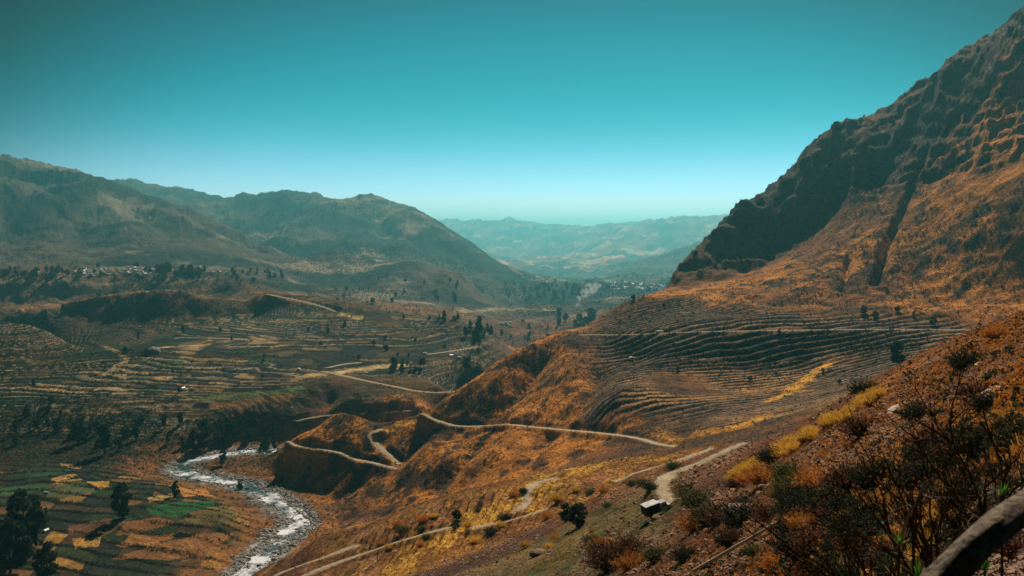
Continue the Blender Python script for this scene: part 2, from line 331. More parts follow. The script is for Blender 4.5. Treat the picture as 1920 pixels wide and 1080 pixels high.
# walled terraces on the right: walls run across the slope, each bed level with the foot of the wall behind it
wR = 16 * fbm(XX, YY, 260, 4, None, 580) + 2.2 * fbm(XX, YY, 30, 3, None, 590); SR = 12.5 + 5 * (vnoise(XX / 400, YY / 160, 61) > .1)
qR = (D + wR) / SR; kR = np.floor(qR); fR = qR - kR
Dq = (kR + sstep(0.64, 1.0, fR)) * SR - wR
row = np.interp(np.log(np.clip(Dq, 5, 20000)).ravel(), us, np.arange(NR)).reshape(D.shape); r0 = np.clip(row.astype(int), 0, NR - 2); wr_ = row - r0; cj = np.broadcast_to(np.arange(NC)[None], D.shape)
Zq = Z[r0, cj] * (1 - wr_) + Z[r0 + 1, cj] * wr_
mq = mTR * okR; Z = Z * (1 - mq) + (Zq * .95 + Z * .05) * mq
qF = (D + .18 * XX + 26 * fbm(XX, YY, 230, 4, None, 600)) / (17 + 8 * (vnoise(XX / 130, YY / 130, 62) > 0)); kF = np.floor(qF); fF = qF - kF
Z += mFl * (sstep(.78, 1.0, fF) - fF) * 1.1
yt = mNear * band(D, 300, 340, 440, 470) * (1 - sstep(1280, 1350, PX)) * sstep(600, 700, PX)
Z, kN, fN = terrace(Z, yt, 2.4, w1 * 0.3, 0.6)

# ------------------------------------------------------------------ terrain queries
def zat(X, Y):
    """height of the ground at X, Y (bilinear on the grid)"""
    u = math.log(max(Y, 1.35)); a = X / Y
    i = min(max(np.searchsorted(us, u) - 1, 0), NR - 2); wu = (u - us[i]) / (us[i + 1] - us[i])
    fa = (a + AX) / (2 * AX) * (NC - 1); j = min(max(int(fa), 0), NC - 2); wa = fa - j
    return float((Z[i, j] * (1 - wa) + Z[i, j + 1] * wa) * (1 - wu) + (Z[i + 1, j] * (1 - wa) + Z[i + 1, j + 1] * wa) * wu)
def hit(px, py, d0=3, d1=25000):
    """first ground point along a sight line between two distances"""
    a, t = ray(px, py); d0, d1 = warp(d0), warp(d1)
    fa = (a + AX) / (2 * AX) * (NC - 1); j = min(max(int(round(fa)), 0), NC - 1)
    i0, i1 = np.searchsorted(us, [math.log(d0), math.log(d1)]); tt = Z[i0:i1, j] / D[i0:i1, j]
    w = np.nonzero(tt >= t)[0]
    i = i0 + (w[0] if len(w) else int(np.argmax(tt)))
    u = us[i]
    if len(w) and w[0] > 0:
        k = w[0]; s = (t - tt[k - 1]) / max(tt[k] - tt[k - 1], 1e-9); u = us[i - 1] + (us[i] - us[i - 1]) * s
    Y = math.exp(u); X = a * Y
    return X, Y, zat(X, Y)
def smooth_path(pts, step):
    """Catmull-Rom through the points, resampled"""
    pts = [np.array(p, float) for p in pts]; out = []
    for i in range(len(pts) - 1):
        p0, p1, p2, p3 = pts[max(i - 1, 0)], pts[i], pts[i + 1], pts[min(i + 2, len(pts) - 1)]
        n = max(2, int(np.linalg.norm(p2 - p1) / step))
        for k in range(n):
            s = k / n
            out.append(0.5 * ((2 * p1) + (-p0 + p2) * s + (2 * p0 - 5 * p1 + 4 * p2 - p3) * s * s + (-p0 + 3 * p1 - 3 * p2 + p3) * s ** 3))
    out.append(pts[-1]); return np.array(out)

# ------------------------------------------------------------------ ribs and gullies cut into the slopes
def carve(pts, d0, d1, w, depth):
    """gully (or rib, if depth is negative) along photo points"""
    global Z
    wp = [hit(x, y, d0, d1)[:2] for x, y in pts]; path = smooth_path(wp, w * .3); n = len(path)
    best = np.zeros(D.shape)
    for k, (x, y) in enumerate(path[:, :2]):
        R_ = w * 2.2; i0, i1 = np.searchsorted(us, [math.log(max(y - R_, 2.3)), math.log(y + R_)])
        if i1 <= i0: continue
        aL, aR = (x - R_) / (y - R_ if x - R_ < 0 else y + R_), (x + R_) / (y - R_ if x + R_ > 0 else y + R_)
        j0 = max(0, int((aL + AX) / (2 * AX) * (NC - 1))); j1 = min(NC, int((aR + AX) / (2 * AX) * (NC - 1)) + 2)
        if j1 <= j0: continue
        dd = np.hypot(XX[i0:i1, j0:j1] - x, YY[i0:i1, j0:j1] - y) * (1 + .25 * n1[i0:i1, j0:j1])
        v = np.maximum(0, 1 - dd / (w * 1.6)) ** 1.3 * math.sin(math.pi * min(1, (k + 1.5) / (n + 1.5)) ** .7) ** .6
        best[i0:i1, j0:j1] = np.maximum(best[i0:i1, j0:j1], v)
    Z = Z - depth * best
for pts, d0, d1, w, dp in [
    ([(812,772),(870,735),(930,695),(985,655),(1045,632)], 1000, 1300, 15, -6), ([(1496,335),(1525,285),(1570,248),(1620,226)], 1560, 1800, 46, -26), ([(1340,455),(1375,415),(1400,395)], 1500, 1760, 34, -14), ([(1775,140),(1800,128)], 1450, 1700, 34, -16), ([(1850,100),(1880,72)], 1400, 1620, 34, -16), ([(1450,378),(1475,362)], 1560, 1760, 26, 16), ([(1010,672),(975,715),(948,750),(930,782)], 950, 1200, 26, 25), ([(600,850),(575,895),(562,930)], 940, 1090, 15, -7), ([(645,858),(612,900),(592,938)], 940, 1090, 15, 9), ([(690,872),(655,905),(628,932)], 930, 1060, 12, -5), ([(548,842),(525,872),(515,900)], 960, 1120, 11, 7), ([(1068,668),(1030,720),(1000,760),(985,788)], 950, 1200, 18, -7),
    ([(1125,690),(1105,735),(1075,775),(1055,795)], 850, 1180, 20, 13), ([(1170,735),(1150,765),(1130,795)], 780, 1100, 14, -5),
    ([(900,812),(870,845),(835,885),(800,920)], 780, 1050, 26, 20), ([(960,815),(925,850),(880,890)], 760, 1050, 16, -6), ([(835,808),(800,845),(765,885)], 850, 1100, 16, -9),
    ([(790,812),(760,850),(720,905)], 880, 1100, 15, 12), ([(690,880),(650,915),(625,940)], 900, 1100, 13, 8), ([(1030,815),(1000,850),(960,880)], 700, 1000, 18, 10),
    ([(700,392),(730,420),(790,450),(850,480)], 4000, 6400, 190, 120), ([(655,385),(640,410),(600,440)], 4200, 6500, 170, 70), ([(560,372),(540,400),(500,430)], 4300, 7000, 200, 80),
    ([(790,415),(850,455),(910,500)], 4200, 6000, 110, -50), ([(60,320),(110,370),(150,420),(160,460)], 3400, 5200, 170, 90), ([(220,350),(270,400),(330,445)], 3400, 5200, 150, 80),
    ([(0,350),(20,410),(30,460)], 3400, 5200, 150, 60), ([(330,385),(400,425),(460,462)], 3400, 5000, 120, 60), ([(780,500),(820,530),(850,560)], 2900, 4000, 60, 25), ([(660,520),(690,545)], 2700, 4000, 60, 25),
    ([(1250,470),(1220,495)], 6000, 8500, 160, 60), ([(1300,460),(1290,490)], 6000, 8500, 160, 50), ([(260,552),(250,575),(235,590)], 2000, 2300, 22, 12), ([(345,552),(360,575),(370,590)], 2000, 2300, 22, 12), ([(300,552),(300,575)], 2000, 2300, 18, -6)]:
    carve(pts, d0, d1, w, dp)

# ------------------------------------------------------------------ river channel
RIVZ = -330.0
rp = [(250,1330),(330,1210),(410,1130),(455,1085),(487,1050),(520,1020),(552,990),(556,972),(540,955),(505,932),(460,912),(410,900),(370,894),(343,886),(334,878),(348,868),(395,857),(450,849),(510,846),(560,846),(620,849)]
rw = []
for x, y in rp:
    a, t = ray(x, y); d = RIVZ / t; rw.append((a * d, d))
RIV = smooth_path(rw, 8)
def dist_field(path, R):
    """distance of the grid nodes to a path (only within R), and the index of the nearest path point"""
    DF = np.full(D.shape, 1e9); IF = np.zeros(D.shape, int)
    for k, (x, y) in enumerate(path[:, :2]):
        i0, i1 = np.searchsorted(us, [math.log(max(y - R, 2.3)), math.log(y + R)])
        j0 = max(0, int(((x - R) / y * (y / (y - R) if x - R < 0 else y / (y + R)) + AX) / (2 * AX) * (NC - 1))); j1 = min(NC, int(((x + R) / y * (y / (y - R) if x + R > 0 else y / (y + R)) + AX) / (2 * AX) * (NC - 1)) + 2)
        if i1 <= i0 or j1 <= j0: continue
        dd = np.hypot(XX[i0:i1, j0:j1] - x, YY[i0:i1, j0:j1] - y)
        m = dd < DF[i0:i1, j0:j1]; DF[i0:i1, j0:j1][m] = dd[m]; IF[i0:i1, j0:j1][m] = k
    return DF, IF
DR, _ = dist_field(RIV, 95)
bedn = fbm(XX, YY, 14, 4, D, 190) * 0.9
wr = sstep(22, 85, DR)
Z = np.where(DR < 90, (RIVZ - 1.1 + 2.6 * sstep(7, 26, DR) + bedn) * (1 - wr) + np.maximum(Z, RIVZ + 1.5) * wr, Z)
lowm = (D > 640) & (D < 1250) & (Z < RIVZ + 1.2) & (DR > 30)
Z = np.where(lowm & (PX < 1000), RIVZ + 1.2 + bedn * 0.3, Z)

# ------------------------------------------------------------------ roads carved into the slopes
ROADS = [  # name, photo points, distance range, width
 ('dirt_road', [(793,776),(812,786),(840,795),(862,799),(905,799),(950,796),(1000,801),(1080,808),(1150,815),(1200,823),(1235,833),(1280,839)], 640, 1200, 6.0),
 ('dirt_road', [(542,828),(552,835),(575,839),(605,843),(640,850),(665,861),(700,868),(740,878)], 900, 1200, 6.0),
 ('dirt_road', [(748,868),(735,858),(715,842),(702,826),(698,814),(712,806)], 900, 1200, 7.5),
 ('dirt_road', [(1396,832),(1370,843),(1340,857),(1300,873),(1268,886),(1245,899),(1240,915),(1250,932),(1264,948)], 190, 400, 3.3),
 ('dirt_road', [(1335,842),(1290,858),(1240,873),(1190,888),(1160,902)], 200, 470, 3.6),
 ('dirt_road', [(1040,898),(1008,906),(990,918),(986,932),(988,944),(968,960)], 250, 450, 3.6),
 ('footpath', [(1030,953),(990,966),(940,980),(890,990)], 200, 450, 3.4),
 ('dirt_road', [(860,985),(800,1000),(740,1018),(700,1032),(640,1053),(590,1072),(550,1090)], 250, 480, 4.6),
 ('dirt_road', [(665,1024),(620,1041),(570,1058),(520,1078),(495,1095)], 300, 500, 4.6),
 ('dirt_road', [(1086,628),(1120,628),(1170,628),(1240,625),(1330,622),(1450,620),(1600,618),(1720,618),(1850,619)], 900, 1240, 5.0),
 ('dirt_road', [(606,692),(640,684),(672,680)], 1330, 1600, 9.0),
 ('dirt_road', [(606,696),(650,706),(700,717),(750,727),(785,734),(830,736),(880,730)], 1180, 1500, 6.0),
 ('dirt_road', [(560,788),(600,781),(650,776),(710,773),(770,770)], 1130, 1330, 5.0),
 ('dirt_road', [(800,665),(850,658),(895,650)], 1450, 1900, 7.0),
 ('dirt_road', [(500,552),(540,560),(570,566),(600,574),(632,585)], 1900, 2300, 8.0),
 ('footpath', [(120,570),(160,562),(210,552),(260,548),(300,544),(335,545)], 2050, 2400, 8.0),
]
road_paths = []
ROADM = np.zeros(D.shape)
for nm, pts, d0, d1, wdt in ROADS:
    pp = smooth_path([(x, y) for x, y in pts], 5.0)
    ld = np.array([math.log(hit(x, y, d0, d1)[1]) for x, y in pp])
    kw = min(11, (len(pp) // 2) * 2 - 1)
    med = np.array([np.median(ld[max(0, i - 5):i + 6]) for i in range(len(ld))])
    ld = np.convolve(np.pad(med, kw // 2, mode='edge'), np.ones(kw) / kw, 'valid')
    at_ = np.array([ray(x, y) for x, y in pp]); dd_ = np.exp(ld)
    P3 = smooth_path(np.stack([at_[:, 0] * dd_, dd_, at_[:, 1] * dd_], 1), wdt * .7)
    path, z = P3[:, :2], P3[:, 2]
    DF, IF = dist_field(path, wdt * 2.2)
    w = 1 - sstep(wdt * 0.75, wdt * 1.7, DF); w[DF > 1e8] = 0
    Z = Z * (1 - w) + z[IF] * w
    ROADM = np.maximum(ROADM, 1 - sstep(wdt * 0.5, wdt * 0.9, DF))
    road_paths.append((nm, path, z, wdt))
Zt = Z / D

# ------------------------------------------------------------------ ground colours (material colours; haze and vignette tones mixed in where noted)
def C3(*c): return np.array(c, float)
def mixc(C, c, m): return C * (1 - m[..., None]) + c * m[..., None]
def hsh(a, b, s=0):
    v = np.sin(a * 12.9898 + b * 78.233 + s * 37.719) * 43758.5453; return v - np.floor(v)
ORANGE, YELLOW, BROWN, UMBER = C3(.46,.17,.028), C3(.70,.36,.035), C3(.17,.075,.034), C3(.070,.042,.026)
SCRUB, ROCK, PALE, GREEN, OCHRE, TAN = C3(.030,.034,.022), C3(.12,.098,.085), C3(.34,.28,.22), C3(.050,.10,.035), C3(.42,.24,.07), C3(.50,.37,.19)
gx = np.gradient(Z, axis=1) / (D * (aa[1] - aa[0])); gy = np.gradient(Z, axis=0) / np.gradient(D, axis=0)
slope = np.hypot(gx, gy)
ca_ = fbm(XX, YY, 90, 7, D, 210, 0.6); cb_ = fbm(XX, YY, 300, 8, D, 230, 0.6); cc_ = fbm(XX, YY * (1 - .5 * mNear), 18, 6, D, 250, 0.65); cdn = fbm(XX, YY * (1 - .5 * mNear), 6, 5, D, 270, 0.7)
C = np.broadcast_to(BROWN, D.shape + (3,)).copy()
C = mixc(C, ORANGE, sstep(-0.5, 0.9, ca_ + 0.6 * cc_) * 0.75)
C = mixc(C, SCRUB, sstep(0.3, 1.0, cb_ + 0.7 * cc_) * 0.6)
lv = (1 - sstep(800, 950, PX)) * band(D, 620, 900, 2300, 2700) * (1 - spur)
C = mixc(C, C3(.046,.044,.027), lv * .78)  # dark olive ground, with the left side's vignette darkening mixed in
C = mixc(C, ROCK, sstep(0.55, 0.95, slope) * 0.7)
C = mixc(C, C3(.075,.045,.028), band(D, 560, 640, 1260, 1330) * sstep(1090, 1200, PX) * (1 - mM) * .55)
# mountain: orange dry grass below, dark rock bands above
C = np.where((mM > .5)[..., None], mixc(mixc(np.broadcast_to(C3(.25,.10,.030), C.shape), UMBER, sstep(-.1, .9, cc_ + .5 * ca_) * .6), BROWN, sstep(0, 1, cb_) * .7), C)
rockm = np.clip(cliff * (0.45 + 0.55 * sstep(-.3, .5, cb_ + ca_ * .5)) * sstep(-.9, .1, rg2 + .6 * slope), 0, 1)
C = mixc(C, C3(.085,.068,.060), rockm)
C = mixc(C, C3(.16,.085,.045), cliff * (1 - rockm) * .5)
C = mixc(C, mixc(np.broadcast_to(C3(.58,.22,.03), C.shape), UMBER, sstep(.1, 1.0, cc_ + .5 * cb_)), spur * (1 - mNear) * sstep(-.8, .2, ca_) * .85)
# distant hills
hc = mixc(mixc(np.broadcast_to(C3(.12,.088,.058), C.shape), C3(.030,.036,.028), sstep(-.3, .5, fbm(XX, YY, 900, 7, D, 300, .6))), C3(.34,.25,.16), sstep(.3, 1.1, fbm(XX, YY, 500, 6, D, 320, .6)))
C = mixc(C, C3(.030,.036,.024), band(D, 1050, 1110, 1250, 1290) * (1 - sstep(480, 540, PX)) * .8)
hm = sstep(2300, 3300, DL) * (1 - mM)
hc = np.where((DL > 9000)[..., None], hc * [2.6, 1.7, 1.5], hc)  # far mountains paler and redder: haze glow put into their colour
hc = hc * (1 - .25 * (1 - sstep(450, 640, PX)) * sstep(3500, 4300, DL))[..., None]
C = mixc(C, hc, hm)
# terrace fields: one crop per plot, darker walls and strips between them
def plots(k, L, W_, seed):
    return hsh(k, np.floor((XX + 25 * hsh(k, 0, 3)) / (L * (0.6 + hsh(k, 1, 4)))), seed)
def field_col(h, pal):
    out = np.zeros(h.shape + (3,)); acc = 0
    for w, c in pal:
        out[(h >= acc) & (h < acc + w)] = c; acc += w
    out[h >= acc] = pal[-1][1]; return out
hL = plots(kL, 46, 1, 1)
patch = sstep(-.3, .6, fbm(XX, YY, 260, 4, D, 350))
fL_col = field_col(hL, [(.24, C3(.035,.042,.028)), (.18, C3(.075,.058,.036)), (.16, GREEN * .8), (.14, C3(.16,.11,.05)), (.13, OCHRE), (.15, C3(.36,.24,.10))])
plot_tone = sstep(-.2, .7, fbm(XX, YY, 330, 3, D, 360))  # broad random patches of lighter and darker plots
fL_col = fL_col * (0.42 + 0.62 * plot_tone[..., None])
mt = mTL * okL
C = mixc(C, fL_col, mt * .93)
C = mixc(C, C3(.32,.25,.15), mt * band(fL, .40, .48, .60, .66) * .8 * (hsh(kL, 5, 5) > .25))
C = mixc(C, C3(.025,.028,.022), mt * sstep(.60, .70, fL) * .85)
hR = plots(kR, 90, 1, 2)
fR_col = field_col(hR, [(.34, C3(.075,.042,.026)), (.25, C3(.13,.068,.034)), (.24, C3(.055,.040,.026)), (.17, C3(.24,.12,.04))])
bright = sstep(.2, .8, fbm(XX, YY, 150, 4, D, 370)) * (1 - sstep(850, 1000, D))
fR_col = fR_col * (1 - bright[..., None]) + C3(.48,.23,.05) * bright[..., None]
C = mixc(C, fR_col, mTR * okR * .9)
C = mixc(C, C3(.42,.27,.15), mTR * okR * band(fR, .36, .46, .58, .66) * .6)
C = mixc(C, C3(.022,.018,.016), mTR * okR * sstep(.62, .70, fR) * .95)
# yellow autumn strips along the gully on the right and on the low terraces
def stroke(pts, d0, d1, w, jitter=0.4):
    wp = np.array([hit(x, y, d0, d1)[:2] for x, y in pts]); DF, _ = dist_field(smooth_path(wp, w * .6), w * 2.2)
    return np.where(DF < 1e8, 1 - sstep(w * .35, w, DF * (1 + jitter * cc_ + jitter * cdn)), 0)
for pts, d0, d1, w, c, s in [
    ([(1445,752),(1480,735),(1520,705),(1555,680)], 560, 1200, 9, C3(.66,.32,.03), .9),
    ([(1380,800),(1410,790),(1440,778)], 450, 1000, 10, C3(.66,.32,.03), .8),
    ([(1240,815),(1300,812),(1350,808),(1390,802)], 500, 1000, 9, C3(.55,.24,.03), .8),
    ([(1205,882),(1225,872),(1245,864)], 250, 480, 7, C3(.70,.40,.04), .9),
    ([(715,806),(745,797),(775,790)], 950, 1250, 8, YELLOW, .8),
    ([(400,762),(450,757),(500,750),(540,745)], 1200, 1500, 13, C3(.40,.22,.08), .8),
    ([(380,748),(440,742),(500,738),(560,728)], 1200, 1500, 12, C3(.17,.22,.07), .8),
    ([(640,697),(690,690),(750,684)], 1330, 1700, 16, C3(.62,.44,.18), .9),
    ([(560,710),(610,698)], 1330, 1600, 14, C3(.60,.40,.16), .8),
    ([(300,652),(350,648),(390,645)], 1500, 1850, 10, C3(.55,.33,.12), .9),
    ([(330,634),(400,634),(520,636)], 1600, 1950, 7, C3(.45,.32,.16), .8),
    ([(640,590),(672,597)], 1700, 2100, 16, C3(.62,.44,.16), .9),
    ([(740,596),(800,600)], 1700, 2100, 9, C3(.45,.36,.16), .6),
    ([(120,568),(160,561),(200,553),(260,548)], 2000, 2400, 12, C3(.42,.25,.09), .8),
    ([(430,560),(480,556),(520,556),(560,566)], 1950, 2300, 14, C3(.45,.22,.08), .8),
    ([(190,705),(215,690),(235,672),(190,650)], 1330, 1800, 8, C3(.50,.33,.14), .7),
    ([(275,872),(300,880)], 900, 1300, 16, C3(.50,.17,.05), .9),
    ([(270,905),(300,912),(345,915),(390,925)], 800, 1100, 11, C3(.48,.21,.05), .8),
    ([(0,528),(150,528),(300,525),(400,524)], 2500, 3300, 16, C3(.42,.27,.14), .8),
    ([(870,585),(920,580),(980,578),(1040,582)], 2600, 3900, 40, C3(.45,.33,.18), .7),
    ([(1010,470),(1010,471)], 9000, 9001, 1, PALE, 0),
    ([(1560,812),(1590,798)], 60, 200, 1, YELLOW, 0)]:
    if s: C = mixc(C, c, stroke(pts, d0, d1, w) * s)
# fields by the river bend: plots drawn where they lie
def in_poly(pts, d0, d1):
    wp = np.array([hit(x, y, d0, d1)[:2] for x, y in pts]); x, y = wp.T; ins = np.zeros(D.shape, bool)
    i0, i1 = np.searchsorted(us, [math.log(y.min()), math.log(y.max())]); X_, Y_ = XX[i0:i1], YY[i0:i1]; s_ = ins[i0:i1]
    for a in range(len(x)):
        b = a - 1; c = (y[a] > Y_) != (y[b] > Y_)
        s_ ^= c & (X_ < (x[b] - x[a]) * (Y_ - y[a]) / (y[b] - y[a] + 1e-9) + x[a])
    ins[i0:i1] = s_; return ins
pF = (XX + .25 * YY + 9 * w1 + 40 * hsh(kF, 4, 8)) / (20 + 34 * hsh(kF, 2, 9)); hF = hsh(kF, np.floor(pF), 7); eF = np.abs(pF - np.round(pF)) < .035
fF_col = field_col(hF, [(.34, C3(.030,.042,.026)), (.2, GREEN * .6), (.20, C3(.085,.055,.032)), (.13, C3(.26,.14,.05)), (.16, C3(.46,.25,.06))])
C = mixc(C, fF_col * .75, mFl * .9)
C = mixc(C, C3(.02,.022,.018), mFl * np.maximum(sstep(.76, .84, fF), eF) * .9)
PL = [((95,897),(140,888),(146,892),(110,902),(98,903)), OCHRE, ((98,905),(152,896),(155,900),(108,908)), OCHRE, ((112,868),(155,874),(150,880),(113,873)), C3(.40,.22,.09),
 ((160,903),(205,901),(203,913),(190,918)), C3(.52,.28,.06), ((85,925),(105,912),(150,902),(182,922),(120,934),(88,932)), C3(.085,.095,.04),
 ((0,912),(60,908),(100,905),(88,918),(40,925),(0,930)), GREEN, ((50,885),(105,880),(140,880),(90,896),(48,900)), C3(.035,.07,.035),
 ((276,933),(325,925),(330,935),(279,942)), C3(.34,.22,.08), ((335,918),(385,916),(400,930),(345,932)), C3(.45,.20,.05),
 ((272,952),(330,942),(400,940),(402,950),(330,972),(285,965)), C3(.03,.10,.03), ((420,943),(440,950),(450,968),(430,983),(370,985),(330,978),(405,955)), C3(.13,.10,.035),
 ((130,985),(205,972),(240,978),(195,1005),(125,1000)), C3(.15,.075,.035), ((135,1010),(190,1005),(185,1025),(140,1028)), C3(.45,.25,.06), ((240,978),(300,970),(330,980),(260,1000),(215,1004)), C3(.22,.10,.035),
 ((205,978),(230,962),(275,968),(240,975)), C3(.03,.075,.03), ((215,1022),(260,1008),(330,1000),(320,1012),(230,1026)), C3(.30,.13,.04), ((210,1048),(290,1020),(360,1005),(440,1000),(400,1030),(320,1050)), C3(.26,.12,.045)]
for p, c in zip(PL[::2], PL[1::2]):
    m = in_poly(p, 640, 1250).astype(float); C = mixc(C, c * 1.05, m)
# river bed: grey gravel and boulders, orange scrub along the banks
gr = (1 - sstep(17, 31, DR + 9 * cc_)) * (DR < 1e8)
C = mixc(C, C3(.30,.13,.04), (1 - sstep(40, 80, DR + 16 * cc_)) * (DR < 1e8) * .7)
C = mixc(C, C3(.17,.15,.13) * 1.0, gr)
C = mixc(C, C3(.42,.40,.36), gr * sstep(.3, .9, cdn) * .8)
# near slope: scree, ochre grass, an olive strip
sc_ = sstep(-.1, .5, fbm(XX, YY * .35, 20, 5, D, 400) + .2)
cn = mixc(np.broadcast_to(C3(.16,.066,.032), C.shape), C3(.27,.14,.075), sc_ * sstep(-.6, .4, cdn))
cn = mixc(cn, C3(.42,.16,.025), sstep(.2, .9, fbm(XX, YY * .35, 22, 6, D, 420, .6)) * .5)
cn = mixc(cn, UMBER, sstep(.2, 1, cc_) * .5)
yel = band(D, 290, 330, 470, 600) * sstep(560, 620, PX)
cn = mixc(cn, mixc(np.broadcast_to(C3(.34,.15,.035), C.shape), C3(.58,.31,.05), sstep(-.2, .5, cc_ + .6 * cdn)), yel * (.35 + .65 * sstep(-.3, .3, fbm(XX, YY, 60, 4, D, 440))))
ol = band(D, 95, 150, 262, 300) * band(PX, 640, 760, 1230, 1330)
cn = mixc(cn, mixc(np.broadcast_to(C3(.15,.12,.05), C.shape), C3(.06,.085,.03), sstep(-.3, .5, cc_)), ol * .85)
pl = band(D, 255, 280, 300, 325) * band(PX, 700, 760, 1000, 1060); cn = mixc(cn, C3(.085,.05,.04), pl * .9)
C = mixc(C, cn, mNear)
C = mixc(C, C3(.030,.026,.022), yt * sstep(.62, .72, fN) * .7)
C = mixc(C, C3(.44,.34,.20), ROADM * .9)
C = C * (1 + 0.16 * np.clip(cdn, -1.5, 1.5) * (1 - mFl * .6) + 0.12 * np.clip(ca_, -1.5, 1.5))[..., None]
C = np.clip(C, .012, .75)
MK = np.stack([np.clip((1 - mTL * .8 - mFl - gr - ROADM) * (.35 + .65 * sstep(-.4, .5, cb_)), 0, 1), rockm, mNear * sc_ + gr], -1); MK = np.clip(MK, 0, 1)

# ------------------------------------------------------------------ materials
def material(name, rough=0.9, spec=0.15):
    m = bpy.data.materials.new(name); m.use_nodes = True; t = m.node_tree
    b = t.nodes['Principled BSDF']; b.inputs['Roughness'].default_value = rough; b.inputs['Specular IOR Level'].default_value = spec
    return m, t, b
def plain(name, col, rough=0.9, spec=0.15, var=0.25, scale=6.0, bump=0.0, thin=0.0):
    """colour with a mottled procedural variation"""
    m, t, b = material(name, rough, spec)
    tcn = N(t, 'ShaderNodeTexCoord'); no = N(t, 'ShaderNodeTexNoise'); no.inputs['Scale'].default_value = scale; no.inputs['Detail'].default_value = 4
    t.links.new(tcn.outputs['Object'], no.inputs['Vector'])
    r = N(t, 'ShaderNodeValToRGB'); t.links.new(no.outputs[0], r.inputs[0])
    r.color_ramp.elements[0].position = .3; r.color_ramp.elements[1].position = .7
    r.color_ramp.elements[0].color = tuple(c * (1 - var) for c in col) + (1,); r.color_ramp.elements[1].color = tuple(min(1, c * (1 + var)) for c in col) + (1,)
    oi = N(t, 'ShaderNodeObjectInfo'); hs = N(t, 'ShaderNodeHueSaturation')
    mp = N(t, 'ShaderNodeMapRange'); t.links.new(oi.outputs['Random'], mp.inputs[0]); mp.inputs[3].default_value = .75; mp.inputs[4].default_value = 1.25
    t.links.new(mp.outputs[0], hs.inputs['Value']); t.links.new(r.outputs[0], hs.inputs['Color']); t.links.new(hs.outputs[0], b.inputs['Base Color'])
    if thin:
        tl_ = N(t, 'ShaderNodeBsdfTranslucent'); t.links.new(hs.outputs[0], tl_.inputs[0]); mxs = N(t, 'ShaderNodeMixShader'); mxs.inputs[0].default_value = thin
        t.links.new(b.outputs[0], mxs.inputs[1]); t.links.new(tl_.outputs[0], mxs.inputs[2]); t.links.new(mxs.outputs[0], t.nodes['Material Output'].inputs['Surface'])
    if bump:
        bm_ = N(t, 'ShaderNodeBump'); bm_.inputs['Strength'].default_value = bump; t.links.new(no.outputs[0], bm_.inputs['Height']); t.links.new(bm_.outputs[0], b.inputs['Normal'])
    return m
gm, t, b = material('ground_material', 0.95, 0.05)
at = N(t, 'ShaderNodeAttribute', attribute_name='col'); am = N(t, 'ShaderNodeAttribute', attribute_name='msk')
ms = N(t, 'ShaderNodeSeparateColor'); t.links.new(am.outputs['Color'], ms.inputs[0])
tcn = N(t, 'ShaderNodeTexCoord')
def noi(scale, detail=5, rough=.6):
    n_ = N(t, 'ShaderNodeTexNoise'); n_.inputs['Scale'].default_value = scale; n_.inputs['Detail'].default_value = detail; n_.inputs['Roughness'].default_value = rough
    t.links.new(tcn.outputs['Object'], n_.inputs['Vector']); return n_.outputs[0]
def mth(op, a, b_=None, clamp=False):
    n_ = N(t, 'ShaderNodeMath', operation=op, use_clamp=clamp)
    for i, v in enumerate((a, b_)):
        if v is None: continue
        if isinstance(v, (int, float)): n_.inputs[i].default_value = v
        else: t.links.new(v, n_.inputs[i])
    return n_.outputs[0]
nA, nB, nC = noi(.035, 8, .65), noi(.4, 6, .65), noi(4.0, 4, .6)
mot = mth('MULTIPLY', mth('ADD', mth('MULTIPLY', nA, 2.2), -.1), mth('ADD', mth('MULTIPLY', nB, 3.2), -.6))
mot = mth('MAXIMUM', mot, .12)
mot = mth('MULTIPLY', mot, mth('ADD', mth('MULTIPLY', nC, .9), .55))
vm = N(t, 'ShaderNodeVectorMath', operation='SCALE'); t.links.new(at.outputs['Color'], vm.inputs[0]); t.links.new(mot, vm.inputs['Scale'])
vo = N(t, 'ShaderNodeTexVoronoi'); vo.inputs['Scale'].default_value = .16; t.links.new(tcn.outputs['Object'], vo.inputs['Vector'])
dots = mth('MULTIPLY', mth('SUBTRACT', 1.0, mth('MULTIPLY', mth('SUBTRACT', vo.outputs['Distance'], .10), 6.0, True)), ms.outputs[0], True)
dots = mth('MULTIPLY', dots, mth('MULTIPLY', mth('SUBTRACT', nA, .35), 4.0, True))
mx = N(t, 'ShaderNodeMix', data_type='RGBA'); t.links.new(dots, mx.inputs[0]); t.links.new(vm.outputs[0], mx.inputs[6]); mx.inputs[7].default_value = (.03,.032,.02,1)
t.links.new(mx.outputs[2], b.inputs['Base Color'])
v2 = N(t, 'ShaderNodeTexVoronoi'); v2.inputs['Scale'].default_value = 2.2; t.links.new(tcn.outputs['Object'], v2.inputs['Vector'])
hgt = mth('ADD', mth('MULTIPLY', nA, 11.0), mth('MULTIPLY', nB, 2.0)); hgt = mth('ADD', hgt, mth('MULTIPLY', nC, .12))
hgt = mth('ADD', hgt, mth('MULTIPLY', mth('MULTIPLY', mth('SUBTRACT', .5, v2.outputs['Distance']), .35), ms.outputs[2]))
hgt = mth('ADD', hgt, mth('MULTIPLY', mth('MULTIPLY', noi(.09, 9, .7), 10.0), ms.outputs[1]))
bu = N(t, 'ShaderNodeBump'); bu.inputs['Strength'].default_value = 0.75; bu.inputs['Distance'].default_value = 1.0
t.links.new(hgt, bu.inputs['Height']); t.links.new(bu.outputs[0], b.inputs['Normal'])

